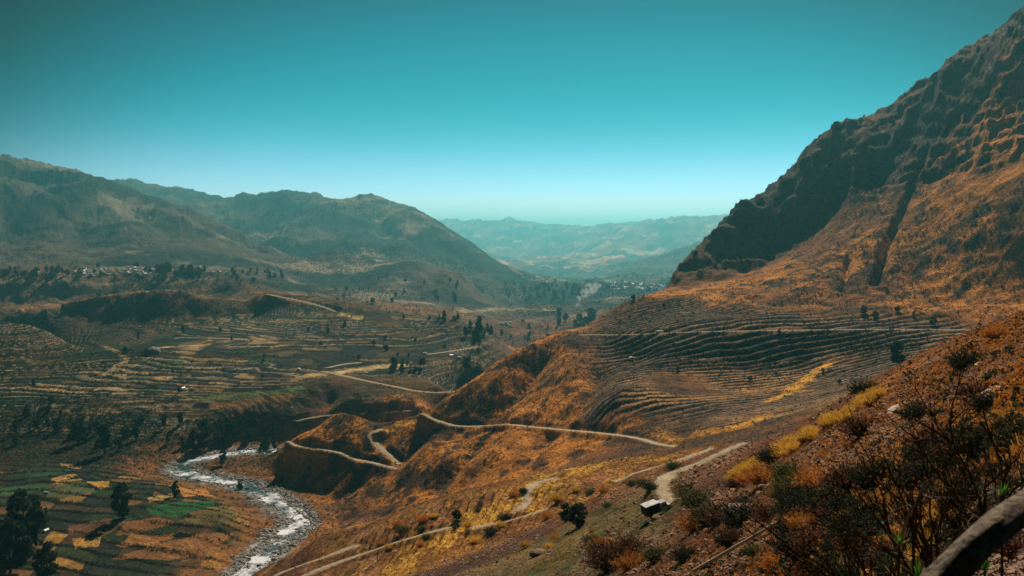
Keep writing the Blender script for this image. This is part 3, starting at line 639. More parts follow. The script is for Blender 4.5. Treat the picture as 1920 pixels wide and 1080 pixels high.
# ------------------------------------------------------------------ terrain meshes
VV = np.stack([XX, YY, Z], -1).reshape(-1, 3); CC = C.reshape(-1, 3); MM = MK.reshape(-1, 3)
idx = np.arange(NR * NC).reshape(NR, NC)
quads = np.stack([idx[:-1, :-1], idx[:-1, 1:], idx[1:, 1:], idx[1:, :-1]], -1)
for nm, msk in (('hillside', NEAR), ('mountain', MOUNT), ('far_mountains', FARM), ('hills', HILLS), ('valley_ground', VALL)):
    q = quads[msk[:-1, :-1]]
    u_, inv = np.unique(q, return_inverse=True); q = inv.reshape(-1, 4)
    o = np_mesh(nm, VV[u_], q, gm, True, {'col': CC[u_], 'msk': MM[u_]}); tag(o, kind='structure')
print('terrain built')

# roads as dirt ribbons laid on their beds
rm, t, b = material('dirt', 0.95, 0.05)
n_ = N(t, 'ShaderNodeTexNoise'); n_.inputs['Scale'].default_value = .5; n_.inputs['Detail'].default_value = 6
r = N(t, 'ShaderNodeValToRGB'); r.color_ramp.elements[0].position = .3; r.color_ramp.elements[0].color = (.33,.25,.15,1); r.color_ramp.elements[1].position = .7; r.color_ramp.elements[1].color = (.55,.45,.29,1)
tcn2 = N(t, 'ShaderNodeTexCoord'); t.links.new(tcn2.outputs['Object'], n_.inputs['Vector']); t.links.new(n_.outputs[0], r.inputs[0]); t.links.new(r.outputs[0], b.inputs['Base Color'])
for nm, path, z, wdt in road_paths:
    V = []; n = len(path); tg = np.gradient(path, axis=0); tg /= np.linalg.norm(tg, axis=1)[:, None] + 1e-9; nr = np.stack([-tg[:, 1], tg[:, 0]], 1)
    for k in range(n):
        ww = wdt * .5 * (1 + .28 * float(vnoise(np.array(k * .45), np.array(wdt + path[0][0]), 2))) * min(1, (k + 1) / 3, (n - k) / 3)
        for s in (-1, -.45, -.2, .2, .45, 1):
            x, y = path[k] + nr[k] * ww * s; V.append((x, y, z[k] + .10 + .0003 * y + (.06 if abs(s) in (.2, 1) else 0) - (.25 if abs(s) == 1 else 0)))
    Q_ = [(k * 6 + j, k * 6 + j + 1, k * 6 + j + 7, k * 6 + j + 6) for k in range(n - 1) for j in range(5)]
    o = mesh_obj(nm, V, Q_, rm, smooth=True); tag(o, kind='structure')

# river water
wm, t, b = material('river_water', 0.12, 0.5)
tcw = N(t, 'ShaderNodeTexCoord')
n1_ = N(t, 'ShaderNodeTexNoise'); n1_.inputs['Scale'].default_value = .11; n1_.inputs['Detail'].default_value = 8; n1_.inputs['Roughness'].default_value = .72; t.links.new(tcw.outputs['Object'], n1_.inputs['Vector'])
n2_ = N(t, 'ShaderNodeTexNoise'); n2_.inputs['Scale'].default_value = .02; n2_.inputs['Detail'].default_value = 2; t.links.new(tcw.outputs['Object'], n2_.inputs['Vector'])
ad = N(t, 'ShaderNodeMath', operation='ADD'); t.links.new(n1_.outputs[0], ad.inputs[0]); t.links.new(n2_.outputs[0], ad.inputs[1])
r = N(t, 'ShaderNodeValToRGB'); t.links.new(ad.outputs[0], r.inputs[0]); r.color_ramp.elements[0].position = .86; r.color_ramp.elements[0].color = (.05,.085,.085,1); r.color_ramp.elements[1].position = 1.02; r.color_ramp.elements[1].color = (.85,.87,.87,1)
r.color_ramp.elements[0].position = .485; r.color_ramp.elements[1].position = .575
hf = N(t, 'ShaderNodeMath', operation='MULTIPLY'); hf.inputs[1].default_value = .5; t.links.new(ad.outputs[0], hf.inputs[0]); t.links.new(hf.outputs[0], r.inputs[0])
t.links.new(r.outputs[0], b.inputs['Base Color'])
rr = N(t, 'ShaderNodeMapRange'); t.links.new(hf.outputs[0], rr.inputs[0]); rr.inputs[1].default_value = .43; rr.inputs[2].default_value = .53; rr.inputs[3].default_value = .1; rr.inputs[4].default_value = .8; t.links.new(rr.outputs[0], b.inputs['Roughness'])
bw = N(t, 'ShaderNodeBump'); bw.inputs['Distance'].default_value = 1.2; bw.inputs['Strength'].default_value = .6; t.links.new(n1_.outputs[0], bw.inputs['Height']); t.links.new(bw.outputs[0], b.inputs['Normal'])
V = []; n = len(RIV); tg = np.gradient(RIV, axis=0); tg /= np.linalg.norm(tg, axis=1)[:, None]; nr = np.stack([-tg[:, 1], tg[:, 0]], 1)
for k in range(n):
    ww = 13 + 3 * math.sin(k * .35) + 2 * math.sin(k * .83 + 1)
    for j in range(9):
        x, y = RIV[k] + nr[k] * ww * (j / 4 - 1); V.append((x, y, RIVZ - .05 + .35 * float(vnoise(np.array(x / 4), np.array(y / 4), 7))))
o = mesh_obj('river', V, [(k * 9 + j, k * 9 + j + 1, k * 9 + j + 10, k * 9 + j + 9) for k in range(n - 1) for j in range(8)], wm, smooth=True); tag(o, kind='structure')

# ------------------------------------------------------------------ haze
hz, t, _b = material('haze_material'); t.nodes.remove(_b)
pv = N(t, 'ShaderNodeVolumePrincipled'); pv.inputs['Color'].default_value = (.23,.91,1.0,1); pv.inputs['Density'].default_value = 4.8e-5; pv.inputs['Anisotropy'].default_value = .45
t.links.new(pv.outputs[0], t.nodes['Material Output'].inputs['Volume'])
zt, zb = float(Z.max()) + 20, float(Z.min()) - 1
x1 = warp(25000) * AX + 200
V = [(sx * x1, y, z) for z in (zb, zt) for y in (-300, warp(25000) + 300) for sx in (-1, 1)]
o = mesh_obj('haze', V, [(0,2,3,1),(4,5,7,6),(0,1,5,4),(1,3,7,5),(3,2,6,7),(2,0,4,6)], hz); tag(o, kind='stuff')
print('zrange', zb, zt)

# ------------------------------------------------------------------ plant materials and kit
M_leaf = plain('dark_leaves', (.040,.054,.024), .8, .2, .45, 3, thin=.3)
M_leaf2 = plain('olive_leaves', (.10,.11,.028), .8, .2, .4, 3, thin=.45)
M_bark = plain('bark', (.075,.055,.04), .9, .1, .4, 9, .3)
M_orange = plain('dry_orange_twigs', (.46,.18,.035), .85, .15, .35, 4, thin=.5)
M_red = plain('red_brown_twigs', (.20,.085,.045), .85, .15, .4, 4, thin=.4)
M_yel = plain('yellow_grass', (.66,.37,.05), .8, .2, .25, 3, thin=.55)
M_ochre = plain('ochre_grass', (.50,.26,.05), .8, .2, .35, 3, thin=.45)
M_green = plain('fresh_green_leaves', (.10,.26,.025), .5, .3, .3, 6, thin=.35)
M_stone = plain('scree_stone', (.27,.165,.11), .9, .15, .45, 1.3, .4)
M_pale = plain('pale_wood', (.55,.43,.30), .8, .2, .2, 5, .3)

def leaf_quads(centers, normals_jit, size, rng, asp=1.0):
    """random leaf-sized quads at the centres"""
    n = len(centers); a = rng.normal(size=(n, 3)); a /= np.linalg.norm(a, axis=1)[:, None]
    b = np.cross(a, rng.normal(size=(n, 3))); b /= np.linalg.norm(b, axis=1)[:, None]
    s = size * (0.6 + 0.8 * rng.random((n, 1)))
    V = np.stack([centers - a * s - b * s * asp, centers + a * s - b * s * asp, centers + a * s + b * s * asp, centers - a * s + b * s * asp], 1).reshape(-1, 3)
    return V, np.arange(4 * n).reshape(n, 4)
def tube(pts, rad, sides=5):
    V, Q_ = [], []; n = len(pts)
    for i, (p, r_) in enumerate(zip(pts, rad)):
        p = Vector(p); d = (Vector(pts[min(i + 1, n - 1)]) - Vector(pts[max(i - 1, 0)])).normalized()
        u = d.cross(Vector((0.3, 0.1, 1)) if abs(d.z) < .9 else Vector((1, 0, 0))).normalized(); v = d.cross(u)
        for k in range(sides):
            an = 2 * math.pi * k / sides; V.append(tuple(p + (u * math.cos(an) + v * math.sin(an)) * r_))
    for i in range(n - 1):
        for k in range(sides): Q_.append((i * sides + k, i * sides + (k + 1) % sides, (i + 1) * sides + (k + 1) % sides, (i + 1) * sides + k))
    return V, Q_
def join(parts):
    V, Q_ = [], []
    for v, q in parts:
        o = len(V); V += [tuple(x) for x in v]; Q_ += [tuple(int(i) + o for i in f) for f in q]
    return V, Q_
def box(x0, x1, y0, y1, z0, z1, top=1.0, topy=None):
    cx, cy = (x0 + x1) / 2, (y0 + y1) / 2; ty = top if topy is None else topy; V = []
    for z, s, t_ in ((z0, 1, 1), (z1, top, ty)):
        for x, y in ((x0, y0), (x1, y0), (x1, y1), (x0, y1)): V.append((cx + (x - cx) * s, cy + (y - cy) * t_, z))
    return V, [(0,3,2,1),(4,5,6,7),(0,1,5,4),(1,2,6,5),(2,3,7,6),(3,0,4,7)]
def bevel(o, w, seg=2):
    m = o.modifiers.new('bevel', 'BEVEL'); m.width = w; m.segments = seg; m.limit_method = 'ANGLE'; return o

# tree prototypes of height 1: crown and trunk
def tree_mesh(kind, seed):
    rng = np.random.default_rng(seed); C_ = []; tr = []
    tr.append(tube([(0,0,-.03),(.01,.0,.25),(.0,.01,.6),(.0,.0,.92)], [.028,.02,.012,.004], 6))
    ncl = {'conifer': 28, 'round': 30, 'tall': 26}[kind]
    for k in range(ncl):
        if kind == 'conifer': h = .12 + .85 * (k / ncl); r = .20 * (1 - h) ** .8 + .015; cr_ = .05 + .07 * (1 - h)
        elif kind == 'tall': h = .22 + .72 * rng.random(); r = .13 * math.sin(math.pi * min(1, (h - .1) / .95)) ; cr_ = .07
        else: h = .13 + .77 * rng.random(); r = .30 * math.sin(math.pi * (h + .02) / 1.0); cr_ = .10
        an = rng.random() * 6.28; rr_ = r * (.5 + .5 * rng.random()); c = np.array([math.cos(an) * rr_, math.sin(an) * rr_, h])
        tr.append(tube([(0, 0, h - .06), tuple(c * [.6, .6, 1] + [0, 0, -.02]), tuple(c)], [.009, .006, .002], 4))
        m = 60; p = rng.normal(size=(m, 3)); p /= np.linalg.norm(p, axis=1)[:, None]; p *= (rng.random((m, 1)) ** .4) * cr_ * (.7 + .6 * rng.random())
        C_.append(c + p * [1.15, 1.15, .8])
    V, Q_ = leaf_quads(np.concatenate(C_), 0, .028, rng, .8)
    return (V.tolist(), Q_.tolist()), join(tr)
TP = {}
for kind, seeds in (('conifer', (1, 2)), ('round', (3, 4, 5)), ('tall', (6, 7))):
    for s_ in seeds:
        (v, q), (tv, tq) = tree_mesh(kind, s_)
        cm_ = bpy.data.meshes.new('crown'); cm_.from_pydata(v, [], q); cm_.materials.append(M_leaf if kind != 'round' else M_leaf); cm_.update()
        tm_ = bpy.data.meshes.new('trunk'); tm_.from_pydata(tv, [], tq); tm_.materials.append(M_bark); tm_.update()
        TP.setdefault(kind, []).append((cm_, tm_))
KN = {'conifer': 'conifer_tree', 'round': 'broadleaf_tree', 'tall': 'eucalyptus_tree'}
def tree(kind, px, py, hpx, d0, d1, label, group, wide=1.0, dark=None):
    X, Y, z = hit(px, py, d0, d1); h = hpx / F * Y * random.uniform(.9, 1.1)
    cm_, tm_ = random.choice(TP[kind]); e = empty(KN[kind], (X, Y, z - .01 * h), random.random() * 6.28)
    tag(e, label, 'tree', group)
    for nm, me in (('crown', cm_), ('trunk', tm_)):
        o = bpy.data.objects.new(nm, me); COL.objects.link(o); o.parent = e; o.scale = (h * wide, h * wide, h)
    return e
G = None
for px, py, h, kind, w, lab in [
    (48,1035,125,'round',.85,'very large dark tree in the fields at the lower left edge'),
    (20,1075,110,'round',.9,'dark tree cut by the bottom left corner of the view'),
    (88,1085,75,'round',.9,'dark tree below the very large one in the bottom left fields'),
    (228,972,78,'round',.75,'tall dark tree beside the green plots inside the river bend'),
    (330,930,34,'round',.8,'small lone dark tree on the ochre field next to the river'),
    (197,852,62,'tall',1.3,'tall slim dark tree standing above the dark bank left of the river'),
    (418,872,36,'round',.7,'small dark tree on the gravel island between two river arms'),
    (450,918,18,'round',1.1,'tiny bush-like tree on the river bank at the rapids'),
    (383,842,60,'round',.8,'tallest dark tree on the wooded bank above the far river arm'),
    (500,842,24,'round',1,'small tree at the river where it slips behind the hill'),
    (148,830,46,'round',1,'dark tree on the wooded bank above the ploughed fields'),
    (1083,990,46,'round',1.25,'dark green broad tree at the foot of the yellow terraces'),
    (1060,978,40,'round',1,'low dark tree just left of the broad tree below the yellow terraces'),
    (1683,672,52,'tall',1.5,'tall dark tree in the shaded hollow under the rocky mountain'),
    (898,628,34,'conifer',1.3,'tallest conifer on the ridge end above the gorge'),
    (876,694,26,'tall',1.7,'dark tree at the lip of the gorge below the ridge'),
    (833,601,20,'conifer',1.2,'single pointed conifer on the skyline of the terraced ridge'),
    (856,975,22,'round',1.3,'round dark tree on the golden terraces near the footpath')]:
    d0, d1 = (640, 1330) if px < 520 else (150, 480) if py > 900 else (380, 800) if px > 1500 else (1300, 2100)
    tree(kind, px, py, h, d0, d1, lab, None, w)
def scatter(n, box_, kinds, hr, d0, d1, label, group, w=(.9, 1.4)):
    x0, x1, y0, y1 = box_
    for _ in range(n):
        px = random.uniform(x0, x1); py = random.uniform(y0, y1)
        tree(random.choice(kinds), px, py, random.uniform(*hr), d0, d1, label, group, random.uniform(*w))
for args in [
    (34, (120, 520, 795, 846), ['round', 'tall'], (13, 30), 1080, 1300, 'dark tree in the woodland strip on the bank left of the river', 'trees of the riverside woodland'),
    (12, (0, 130, 770, 850), ['round', 'tall'], (12, 26), 1000, 1300, 'dark tree on the shaded bank at the left edge above the fields', 'trees on the shaded bank at the left edge'),
    (9, (862, 940, 606, 648), ['conifer', 'tall'], (10, 22), 1600, 2050, 'dark conifer on the ridge end above the gorge', 'conifers on the ridge end'),
    (8, (755, 860, 592, 603), ['round', 'conifer'], (6, 13), 1800, 2100, 'small dark tree on the skyline of the terraced ridge', 'trees along the ridge skyline'),
    (16, (735, 800, 682, 700), ['round', 'tall'], (8, 18), 1300, 1650, 'dark tree in the grove beside the pale field on the bench', 'grove on the bench'),
    (16, (560, 860, 610, 680), ['round'], (5, 12), 1500, 2000, 'small dark tree among the shaded terraces in the centre', 'trees among the central terraces'),
    (12, (60, 520, 610, 760), ['round', 'tall'], (7, 17), 1250, 2050, 'dark tree among the terraces of the left valley side', 'trees among the left terraces'),
    (34, (296, 384, 508, 524), ['tall', 'round'], (9, 20), 2500, 3600, 'hazy tree in the grove right of the white village', 'grove beside the village'),
    (26, (0, 140, 508, 524), ['tall', 'round'], (7, 15), 2500, 3600, 'hazy tree left of the white village on the plateau', 'trees left of the village'),
    (16, (140, 290, 500, 525), ['round'], (5, 10), 2500, 3600, 'hazy tree between the white village houses', 'trees in the village'),
    (24, (420, 560, 508, 530), ['tall', 'round'], (6, 13), 2500, 4200, 'hazy tree on the plateau right of the village grove', 'trees on the plateau'),
    (34, (560, 860, 525, 590), ['tall', 'round'], (5, 12), 2150, 4200, 'hazy tree in the middle distance below the dome hill', 'trees below the dome hill'),
    (90, (945, 1110, 532, 562), ['round', 'tall'], (5, 12), 3000, 6500, 'blue green tree in the wooded band of the far valley floor', 'woods of the far valley floor'),
    (40, (1120, 1290, 515, 560), ['round', 'tall'], (4, 9), 3000, 7500, 'blue green tree round the far white town', 'trees round the far town'),
    (26, (1040, 1120, 585, 622), ['round', 'tall'], (9, 20), 1700, 3200, 'dark tree behind the spur top near the smoke', 'trees behind the spur'),
    (10, (930, 1030, 600, 640), ['round'], (6, 12), 2200, 3300, 'small dark tree on the ochre valley fields behind the gorge', 'trees on the ochre valley fields'),
    (3, (1140, 1260, 560, 610), ['round'], (6, 11), 1200, 1500, 'small dark tree on the terraced shoulder above the upper road', 'trees on the terraced shoulder'),
    (8, (1180, 1620, 625, 760), ['round'], (6, 13), 640, 1150, 'small dark tree among the brown terraces on the right', 'trees among the right terraces'),
    (7, (1600, 1800, 575, 660), ['round', 'tall'], (8, 18), 480, 1100, 'dark tree in the shade below the rocky mountain', 'trees in the shade of the mountain')]:
    scatter(*args)
print('trees built')

# ------------------------------------------------------------------ houses
M_wall = plain('whitewash', (.78,.74,.68), .9, .2, .12, 2)
M_adobe = plain('adobe', (.34,.24,.16), .95, .1, .2, 2)
M_tin = plain('tin_roof', (.55,.56,.56), .45, .5, .3, 2)
M_tile = plain('clay_tile_roof', (.30,.12,.07), .9, .1, .3, 2)
M_dark = plain('dark_opening', (.02,.02,.02), .6, .2, .1, 2)
def house_proto(wall, roof, two):
    h = 5.2 if two else 3.0; e = empty('house', (0, 0, 0))
    o = mesh_obj('wall', *join([box(-4.5, 4.5, -3, 3, -1.2, h), ([(-4.5,-3,h),(-4.5,3,h),(-4.5,0,h+1.5),(4.5,-3,h),(4.5,3,h),(4.5,0,h+1.5)], [(0,2,1),(3,4,5)])]), wall, e)
    rv = []
    for s in (-1, 1): rv.append(([(-4.9,s*3.4,h-.15),(4.9,s*3.4,h-.15),(4.9,0,h+1.62),(-4.9,0,h+1.62),(-4.9,s*3.4,h-.03),(4.9,s*3.4,h-.03),(4.9,0,h+1.75),(-4.9,0,h+1.75)], [(0,1,2,3),(7,6,5,4),(0,4,5,1),(0,3,7,4),(1,5,6,2)]))
    mesh_obj('roof', *join(rv), roof, e)
    mesh_obj('door', *box(-.5, .5, -3.06, -2.9, -.2, 2.0), M_dark, e)
    for x in (-2.8, 2.6):
        for z in ((1.0, 3.4) if two else (1.0,)): mesh_obj('window', *box(x - .45, x + .45, -3.05, -2.9, z, z + 1), M_dark, e)
    return e
def clone(e, loc, rz=0, sc=1.0, rot=None):
    r_ = e.copy(); COL.objects.link(r_); r_.location = loc; r_.rotation_euler = rot or (0, 0, rz); r_.scale = (sc,) * 3 if not hasattr(sc, '__len__') else sc
    for ch in e.children:
        c_ = ch.copy(); COL.objects.link(c_); c_.parent = r_
        for g_ in ch.children: d_ = g_.copy(); COL.objects.link(d_); d_.parent = c_
    return r_
HP = [house_proto(M_wall, M_tin, False), house_proto(M_wall, M_tin, True), house_proto(M_wall, M_tile, False), house_proto(M_adobe, M_tin, False)]
used = set()
def house(px, py, d0, d1, label, group, ks=(0, 0, 1, 2, 3), sc=1.0):
    X, Y, z = hit(px, py, d0, d1); k = random.choice(ks); rz = random.uniform(-.5, .5) + random.choice((0, 0, math.pi / 2))
    if k in used: e = clone(HP[k], (X, Y, z + .3), rz, sc)
    else: used.add(k); e = HP[k]; e.location = (X, Y, z + .3); e.rotation_euler = (0, 0, rz); e.scale = (sc,) * 3
    tag(e, label, 'house', group)
bpy.context.view_layer.update()
for _ in range(80):
    px = 140 + 150 * random.betavariate(1.6, 1.4); house(px, random.uniform(505, 517), 2800, 3500, 'white house of the plateau village on the left', 'houses of the plateau village', (0, 0, 0, 1, 1, 2), random.uniform(.9, 1.6))
for px, py in ((62,512),(70,513),(98,514),(105,512),(388,511),(400,512),(412,511),(425,513)):
    house(px, py, 2800, 3500, 'outlying pale house at the %s of the plateau village' % ('left' if px < 200 else 'right'), 'outlying houses ' + ('left' if px < 200 else 'right'), (0, 1), 1.3)
for _ in range(75):
    px = random.uniform(1136, 1252); house(px, random.uniform(530, 544), 4000, 5400, 'tiny white house of the far valley town', 'houses of the far valley town', (0, 1, 2), random.uniform(1.2, 2.0))
for _ in range(9): house(random.uniform(934, 958), random.uniform(606, 614), 2300, 3300, 'white house of the hamlet on the valley floor behind the gorge', 'hamlet behind the gorge', (0, 1), 1.1)
for px, py, lab in ((361,731,'white hut alone on the left terraces'),(343,730,'grey roofed hut left of the white hut on the left terraces'),(846,668,'pale house by the bench road above the gorge'),(862,672,'small pale house just right of the bench road house'),(797,664,'narrow pale house at the far end of the bench road'),(560,694,'hut at the corner of the ochre bench fields'),(1184,674,'small hut on the brown terraces under the upper road'),(88,925,'whitewashed hut at the corner of the olive plot'),(86,997,'pale hut beside the very large dark tree')):
    house(px, py, 640 if px > 1000 or py > 900 else 1200, 1250 if py > 900 else 1950, lab, None, (0,), .8 if py < 900 else .6)

for k in range(4):
    if k not in used:
        for ch in list(HP[k].children): bpy.data.objects.remove(ch)
        bpy.data.objects.remove(HP[k])

# ------------------------------------------------------------------ bus on the upper road
M_buswhite = plain('white_paint', (.74,.76,.76), .6, .3, .05, 1); M_glass = plain('dark_glass', (.02,.03,.035), .08, .8, .1, 1)
M_rub = plain('tyre_rubber', (.02,.02,.02), .9, .2, .1, 5)
def wheel(parent, x, y, z, r_, w_, name='wheel'):
    V, Q_ = tube([(x, y - w_ / 2, z), (x, y - w_ / 2, z), (x, y + w_ / 2, z), (x, y + w_ / 2, z)], [r_ * .02, r_, r_, r_ * .02], 16); o = mesh_obj(name, V, Q_, M_rub, parent)
    V, Q_ = tube([(x, y - w_ / 2 - .015, z), (x, y - w_ / 2 - .015, z), (x, y + w_ / 2 + .015, z), (x, y + w_ / 2 + .015, z)], [.01, r_ * .5, r_ * .5, .01], 12); mesh_obj('rim', V, Q_, M_tin, o)
X, Y, z = hit(1237, 625, 900, 1240)
bus = empty('bus', (X, Y, z + .4), -.05); tag(bus, 'white bus driving on the narrow upper road across the mountain foot', 'bus')
bevel(mesh_obj('body', *box(-5.6, 5.6, -1.25, 1.25, .45, 3.1, .985, .94), M_buswhite, bus), .15)
for k in range(7): mesh_obj('window', *box(-5.0 + k * 1.42, -3.8 + k * 1.42, -1.27, -1.15, 1.6, 2.5), M_glass, bus)
mesh_obj('windscreen', *box(-5.64, -5.5, -1.0, 1.0, 1.3, 2.6), M_glass, bus)
for x in (-3.8, 3.4):
    for y in (-1.1, 1.1): wheel(bus, x, y, .48, .48, .3)

# ------------------------------------------------------------------ lorry parked on the rim of the near slope
M_navy = plain('navy_paint', (.018,.035,.06), .6, .5, .2, 1); M_white = plain('white_roof_paint', (.66,.66,.64), .8, .2, .4, 1.2); M_lamp = plain('lamp_glass', (.6,.5,.4), .1, .6, .1, 1)
X, Y, z = hit(1233, 966, 110, 240)
sx = (zat(X + 3, Y) - zat(X - 3, Y)) / 6; L = 58 / F * Y / 6.6
lor = empty('lorry', (X, Y, z + .35), 0); lor.rotation_euler = (0, -math.atan(sx) * .35, math.radians(24)); lor.scale = (L, L, L)
tag(lor, 'small dark blue lorry with white roof parked above the road bend', 'lorry')
bevel(mesh_obj('chassis', *box(-3.1, 3.1, -.55, .55, .45, .75), M_rub, lor), .03)
bevel(mesh_obj('cargo_box', *box(-3.3, .2, -1.15, 1.15, .75, 2.85), M_navy, lor), .05)
bevel(mesh_obj('roof', *box(-3.36, .26, -1.2, 1.2, 2.853, 2.95), M_white, lor), .03)
cb_o = bevel(mesh_obj('cab', *join([box(.4, 2.2, -1.0, 1.0, .6, 2.55, .86, .9), box(2.1, 3.3, -.92, .92, .6, 1.55, .9, .95)]), M_white, lor), .09)
for s in (-1, 1):
    mesh_obj('window', *box(.85, 1.75, s * .98 - .03, s * .98 + .03, 1.55, 2.2, .9), M_glass, cb_o)
    mesh_obj('headlight', *box(3.26, 3.36, s * .7 - .14, s * .7 + .14, .95, 1.2), M_lamp, lor)
    mesh_obj('wing_mirror', *box(2.0, 2.1, s * 1.15 - .1, s * 1.15 + .1, 1.6, 1.95), M_rub, lor)
mesh_obj('windscreen', *box(2.02, 2.2, -.8, .8, 1.6, 2.3, .9), M_glass, cb_o)
bevel(mesh_obj('bumper', *box(3.2, 3.45, -.95, .95, .5, .75), M_rub, lor), .04)
for x in (-2.2, 2.4):
    for y in (-.95, .95): wheel(lor, x, y, .42, .42, .28)

# ------------------------------------------------------------------ person on the path
M_red2 = plain('red_cloth', (.38,.035,.05), .9, .1, .2, 8); M_trou = plain('dark_cloth', (.03,.035,.05), .9, .1, .2, 8); M_skin = plain('skin', (.36,.19,.12), .6, .3, .1, 8); M_hair = plain('black_hair', (.015,.012,.01), .6, .3, .2, 8)
X, Y, z = hit(825, 1013, 200, 480)
per = empty('person', (X, Y, z - .02), .4); tag(per, 'person in a red top and dark trousers standing on the low terrace', 'person')
def skin_body(name, verts, edges, radii, mats, parent, lev=2):
    me = bpy.data.meshes.new(name); me.from_pydata(verts, edges, []); me.materials.append(mats)
    o = bpy.data.objects.new(name, me); COL.objects.link(o); o.parent = parent
    m = o.modifiers.new('skin', 'SKIN'); m.use_smooth_shade = True
    for v, r_ in zip(me.skin_vertices[0].data, radii): v.radius = r_ if hasattr(r_, '__len__') else (r_, r_)
    me.skin_vertices[0].data[0].use_root = True
    s_ = o.modifiers.new('sub', 'SUBSURF'); s_.levels = lev; s_.render_levels = lev; return o
bv = [(0,0,.95),(0,0,1.15),(0,0,1.38),(0,0,1.50),(0,-.02,1.62),(0,-.02,1.72), (.11,0,.9),(.12,-.02,.48),(.13,.02,.07),(.14,-.12,.03), (-.11,0,.9),(-.13,.05,.48),(-.14,.1,.07),(-.15,-.04,.03),
      (.2,0,1.38),(.27,.02,1.12),(.29,-.06,.88),(.30,-.09,.78), (-.2,0,1.38),(-.28,.02,1.12),(-.27,-.10,.90),(-.26,-.14,.81)]
be = [(0,1),(1,2),(2,3),(3,4),(4,5),(0,6),(6,7),(7,8),(8,9),(0,10),(10,11),(11,12),(12,13),(2,14),(14,15),(15,16),(16,17),(2,18),(18,19),(19,20),(20,21)]
br = [(.15,.11),(.135,.10),(.16,.11),.055,.09,.07, .09,.065,.045,.04, .09,.065,.045,.04, .06,.045,.033,.03, .06,.045,.033,.03]
skin_body('body', bv, be, br, M_skin, per)
skin_body('jacket', [(0,0,.93),(0,0,1.15),(0,0,1.40),(.2,0,1.39),(.27,.02,1.12),(.288,-.055,.90),(-.2,0,1.39),(-.28,.02,1.12),(-.272,-.095,.92)], [(0,1),(1,2),(2,3),(3,4),(4,5),(2,6),(6,7),(7,8)], [(.175,.135),(.16,.125),(.18,.13),.078,.062,.048,.078,.062,.048], M_red2, per)
skin_body('trousers', [(0,0,.93),(.11,0,.88),(.12,-.02,.48),(.13,.02,.10),(-.11,0,.88),(-.13,.05,.48),(-.14,.1,.10)], [(0,1),(1,2),(2,3),(0,4),(4,5),(5,6)], [(.165,.125),.107,.082,.062,.107,.082,.062], M_trou, per)
skin_body('hair', [(0,.02,1.66),(0,.01,1.76)], [(0,1)], [.098,.075], M_hair, per)

# ------------------------------------------------------------------ power pylon on the ridge
X, Y, z = hit(645, 575, 1900, 2200); H = 26 / F * Y
pyl = empty('power_pylon', (X, Y, z)); tag(pyl, 'lattice power pylon standing on the brown ridge left of the yellow field', 'pylon')
M_steel = plain('galvanised_steel', (.10,.11,.11), .6, .4, .2, 2)
pr = []; b0, b1 = H * .11, H * .02
for sx_, sy_ in ((-1,-1),(1,-1),(1,1),(-1,1)): pr.append(tube([(sx_*b0, sy_*b0, 0),(sx_*b1, sy_*b1, H)], [H*.009]*2, 4))
for k in range(6):
    za, zb_ = H*k/6, H*(k+1)/6; ra, rb = b0+(b1-b0)*k/6, b0+(b1-b0)*(k+1)/6
    for (sa, ta), (sb_, tb) in (((-1,-1),(1,-1)),((1,-1),(1,1)),((1,1),(-1,1)),((-1,1),(-1,-1))): pr.append(tube([(sa*ra,ta*ra,za),(sb_*rb,tb*rb,zb_)], [H*.005]*2, 4))
mesh_obj('tower', *join(pr), M_steel, pyl)
for zz in (.74, .88): mesh_obj('cross_arm', *join([tube([(-H*.2,0,H*zz),(0,0,H*(zz+.03)),(H*.2,0,H*zz)], [H*.006,H*.012,H*.006], 4)]), M_steel, pyl)

# ------------------------------------------------------------------ smoke
X, Y, z = hit(1080, 578, 2200, 3600)
sm, t, _b = material('smoke_material'); t.nodes.remove(_b)
V, Q_ = [], []; pts = []; rad = []
for k in range(9):
    s_ = k / 8; pts.append((90 * s_ ** 1.3 + 6 * math.sin(k * 1.3), 10 * s_, 2 + 118 * s_)); rad.append(4 + 34 * s_ ** .8)
V, Q_ = tube(pts, rad, 14); Q_ += [tuple(range(13, -1, -1)), tuple(range(8 * 14, 9 * 14))]
V = [(x + 3 * float(vnoise(np.array(x / 9), np.array(z_ / 9), 3)), y, z_) for x, y, z_ in V]
o = mesh_obj('smoke', V, Q_, sm); o.location = (X, Y, z); tag(o, kind='stuff')
tcs = N(t, 'ShaderNodeTexCoord'); ns = N(t, 'ShaderNodeTexNoise'); ns.inputs['Scale'].default_value = .05; ns.inputs['Detail'].default_value = 3; t.links.new(tcs.outputs['Object'], ns.inputs['Vector'])
sz = N(t, 'ShaderNodeSeparateXYZ'); t.links.new(tcs.outputs['Object'], sz.inputs[0])
m1 = N(t, 'ShaderNodeMapRange'); t.links.new(sz.outputs['Z'], m1.inputs[0]); m1.inputs[1].default_value = 0; m1.inputs[2].default_value = 118; m1.inputs[3].default_value = .34; m1.inputs[4].default_value = 0.0
m2 = N(t, 'ShaderNodeMapRange'); t.links.new(ns.outputs[0], m2.inputs[0]); m2.inputs[1].default_value = .45; m2.inputs[2].default_value = .75
mm = N(t, 'ShaderNodeMath', operation='MULTIPLY'); t.links.new(m1.outputs[0], mm.inputs[0]); t.links.new(m2.outputs[0], mm.inputs[1])
pv2 = N(t, 'ShaderNodeVolumePrincipled'); pv2.inputs['Color'].default_value = (.9,.95,.95,1); pv2.inputs['Anisotropy'].default_value = .3; t.links.new(mm.outputs[0], pv2.inputs['Density'])
t.links.new(pv2.outputs[0], t.nodes['Material Output'].inputs['Volume'])
SC.cycles.volume_step_rate = 4.0
print('things built')

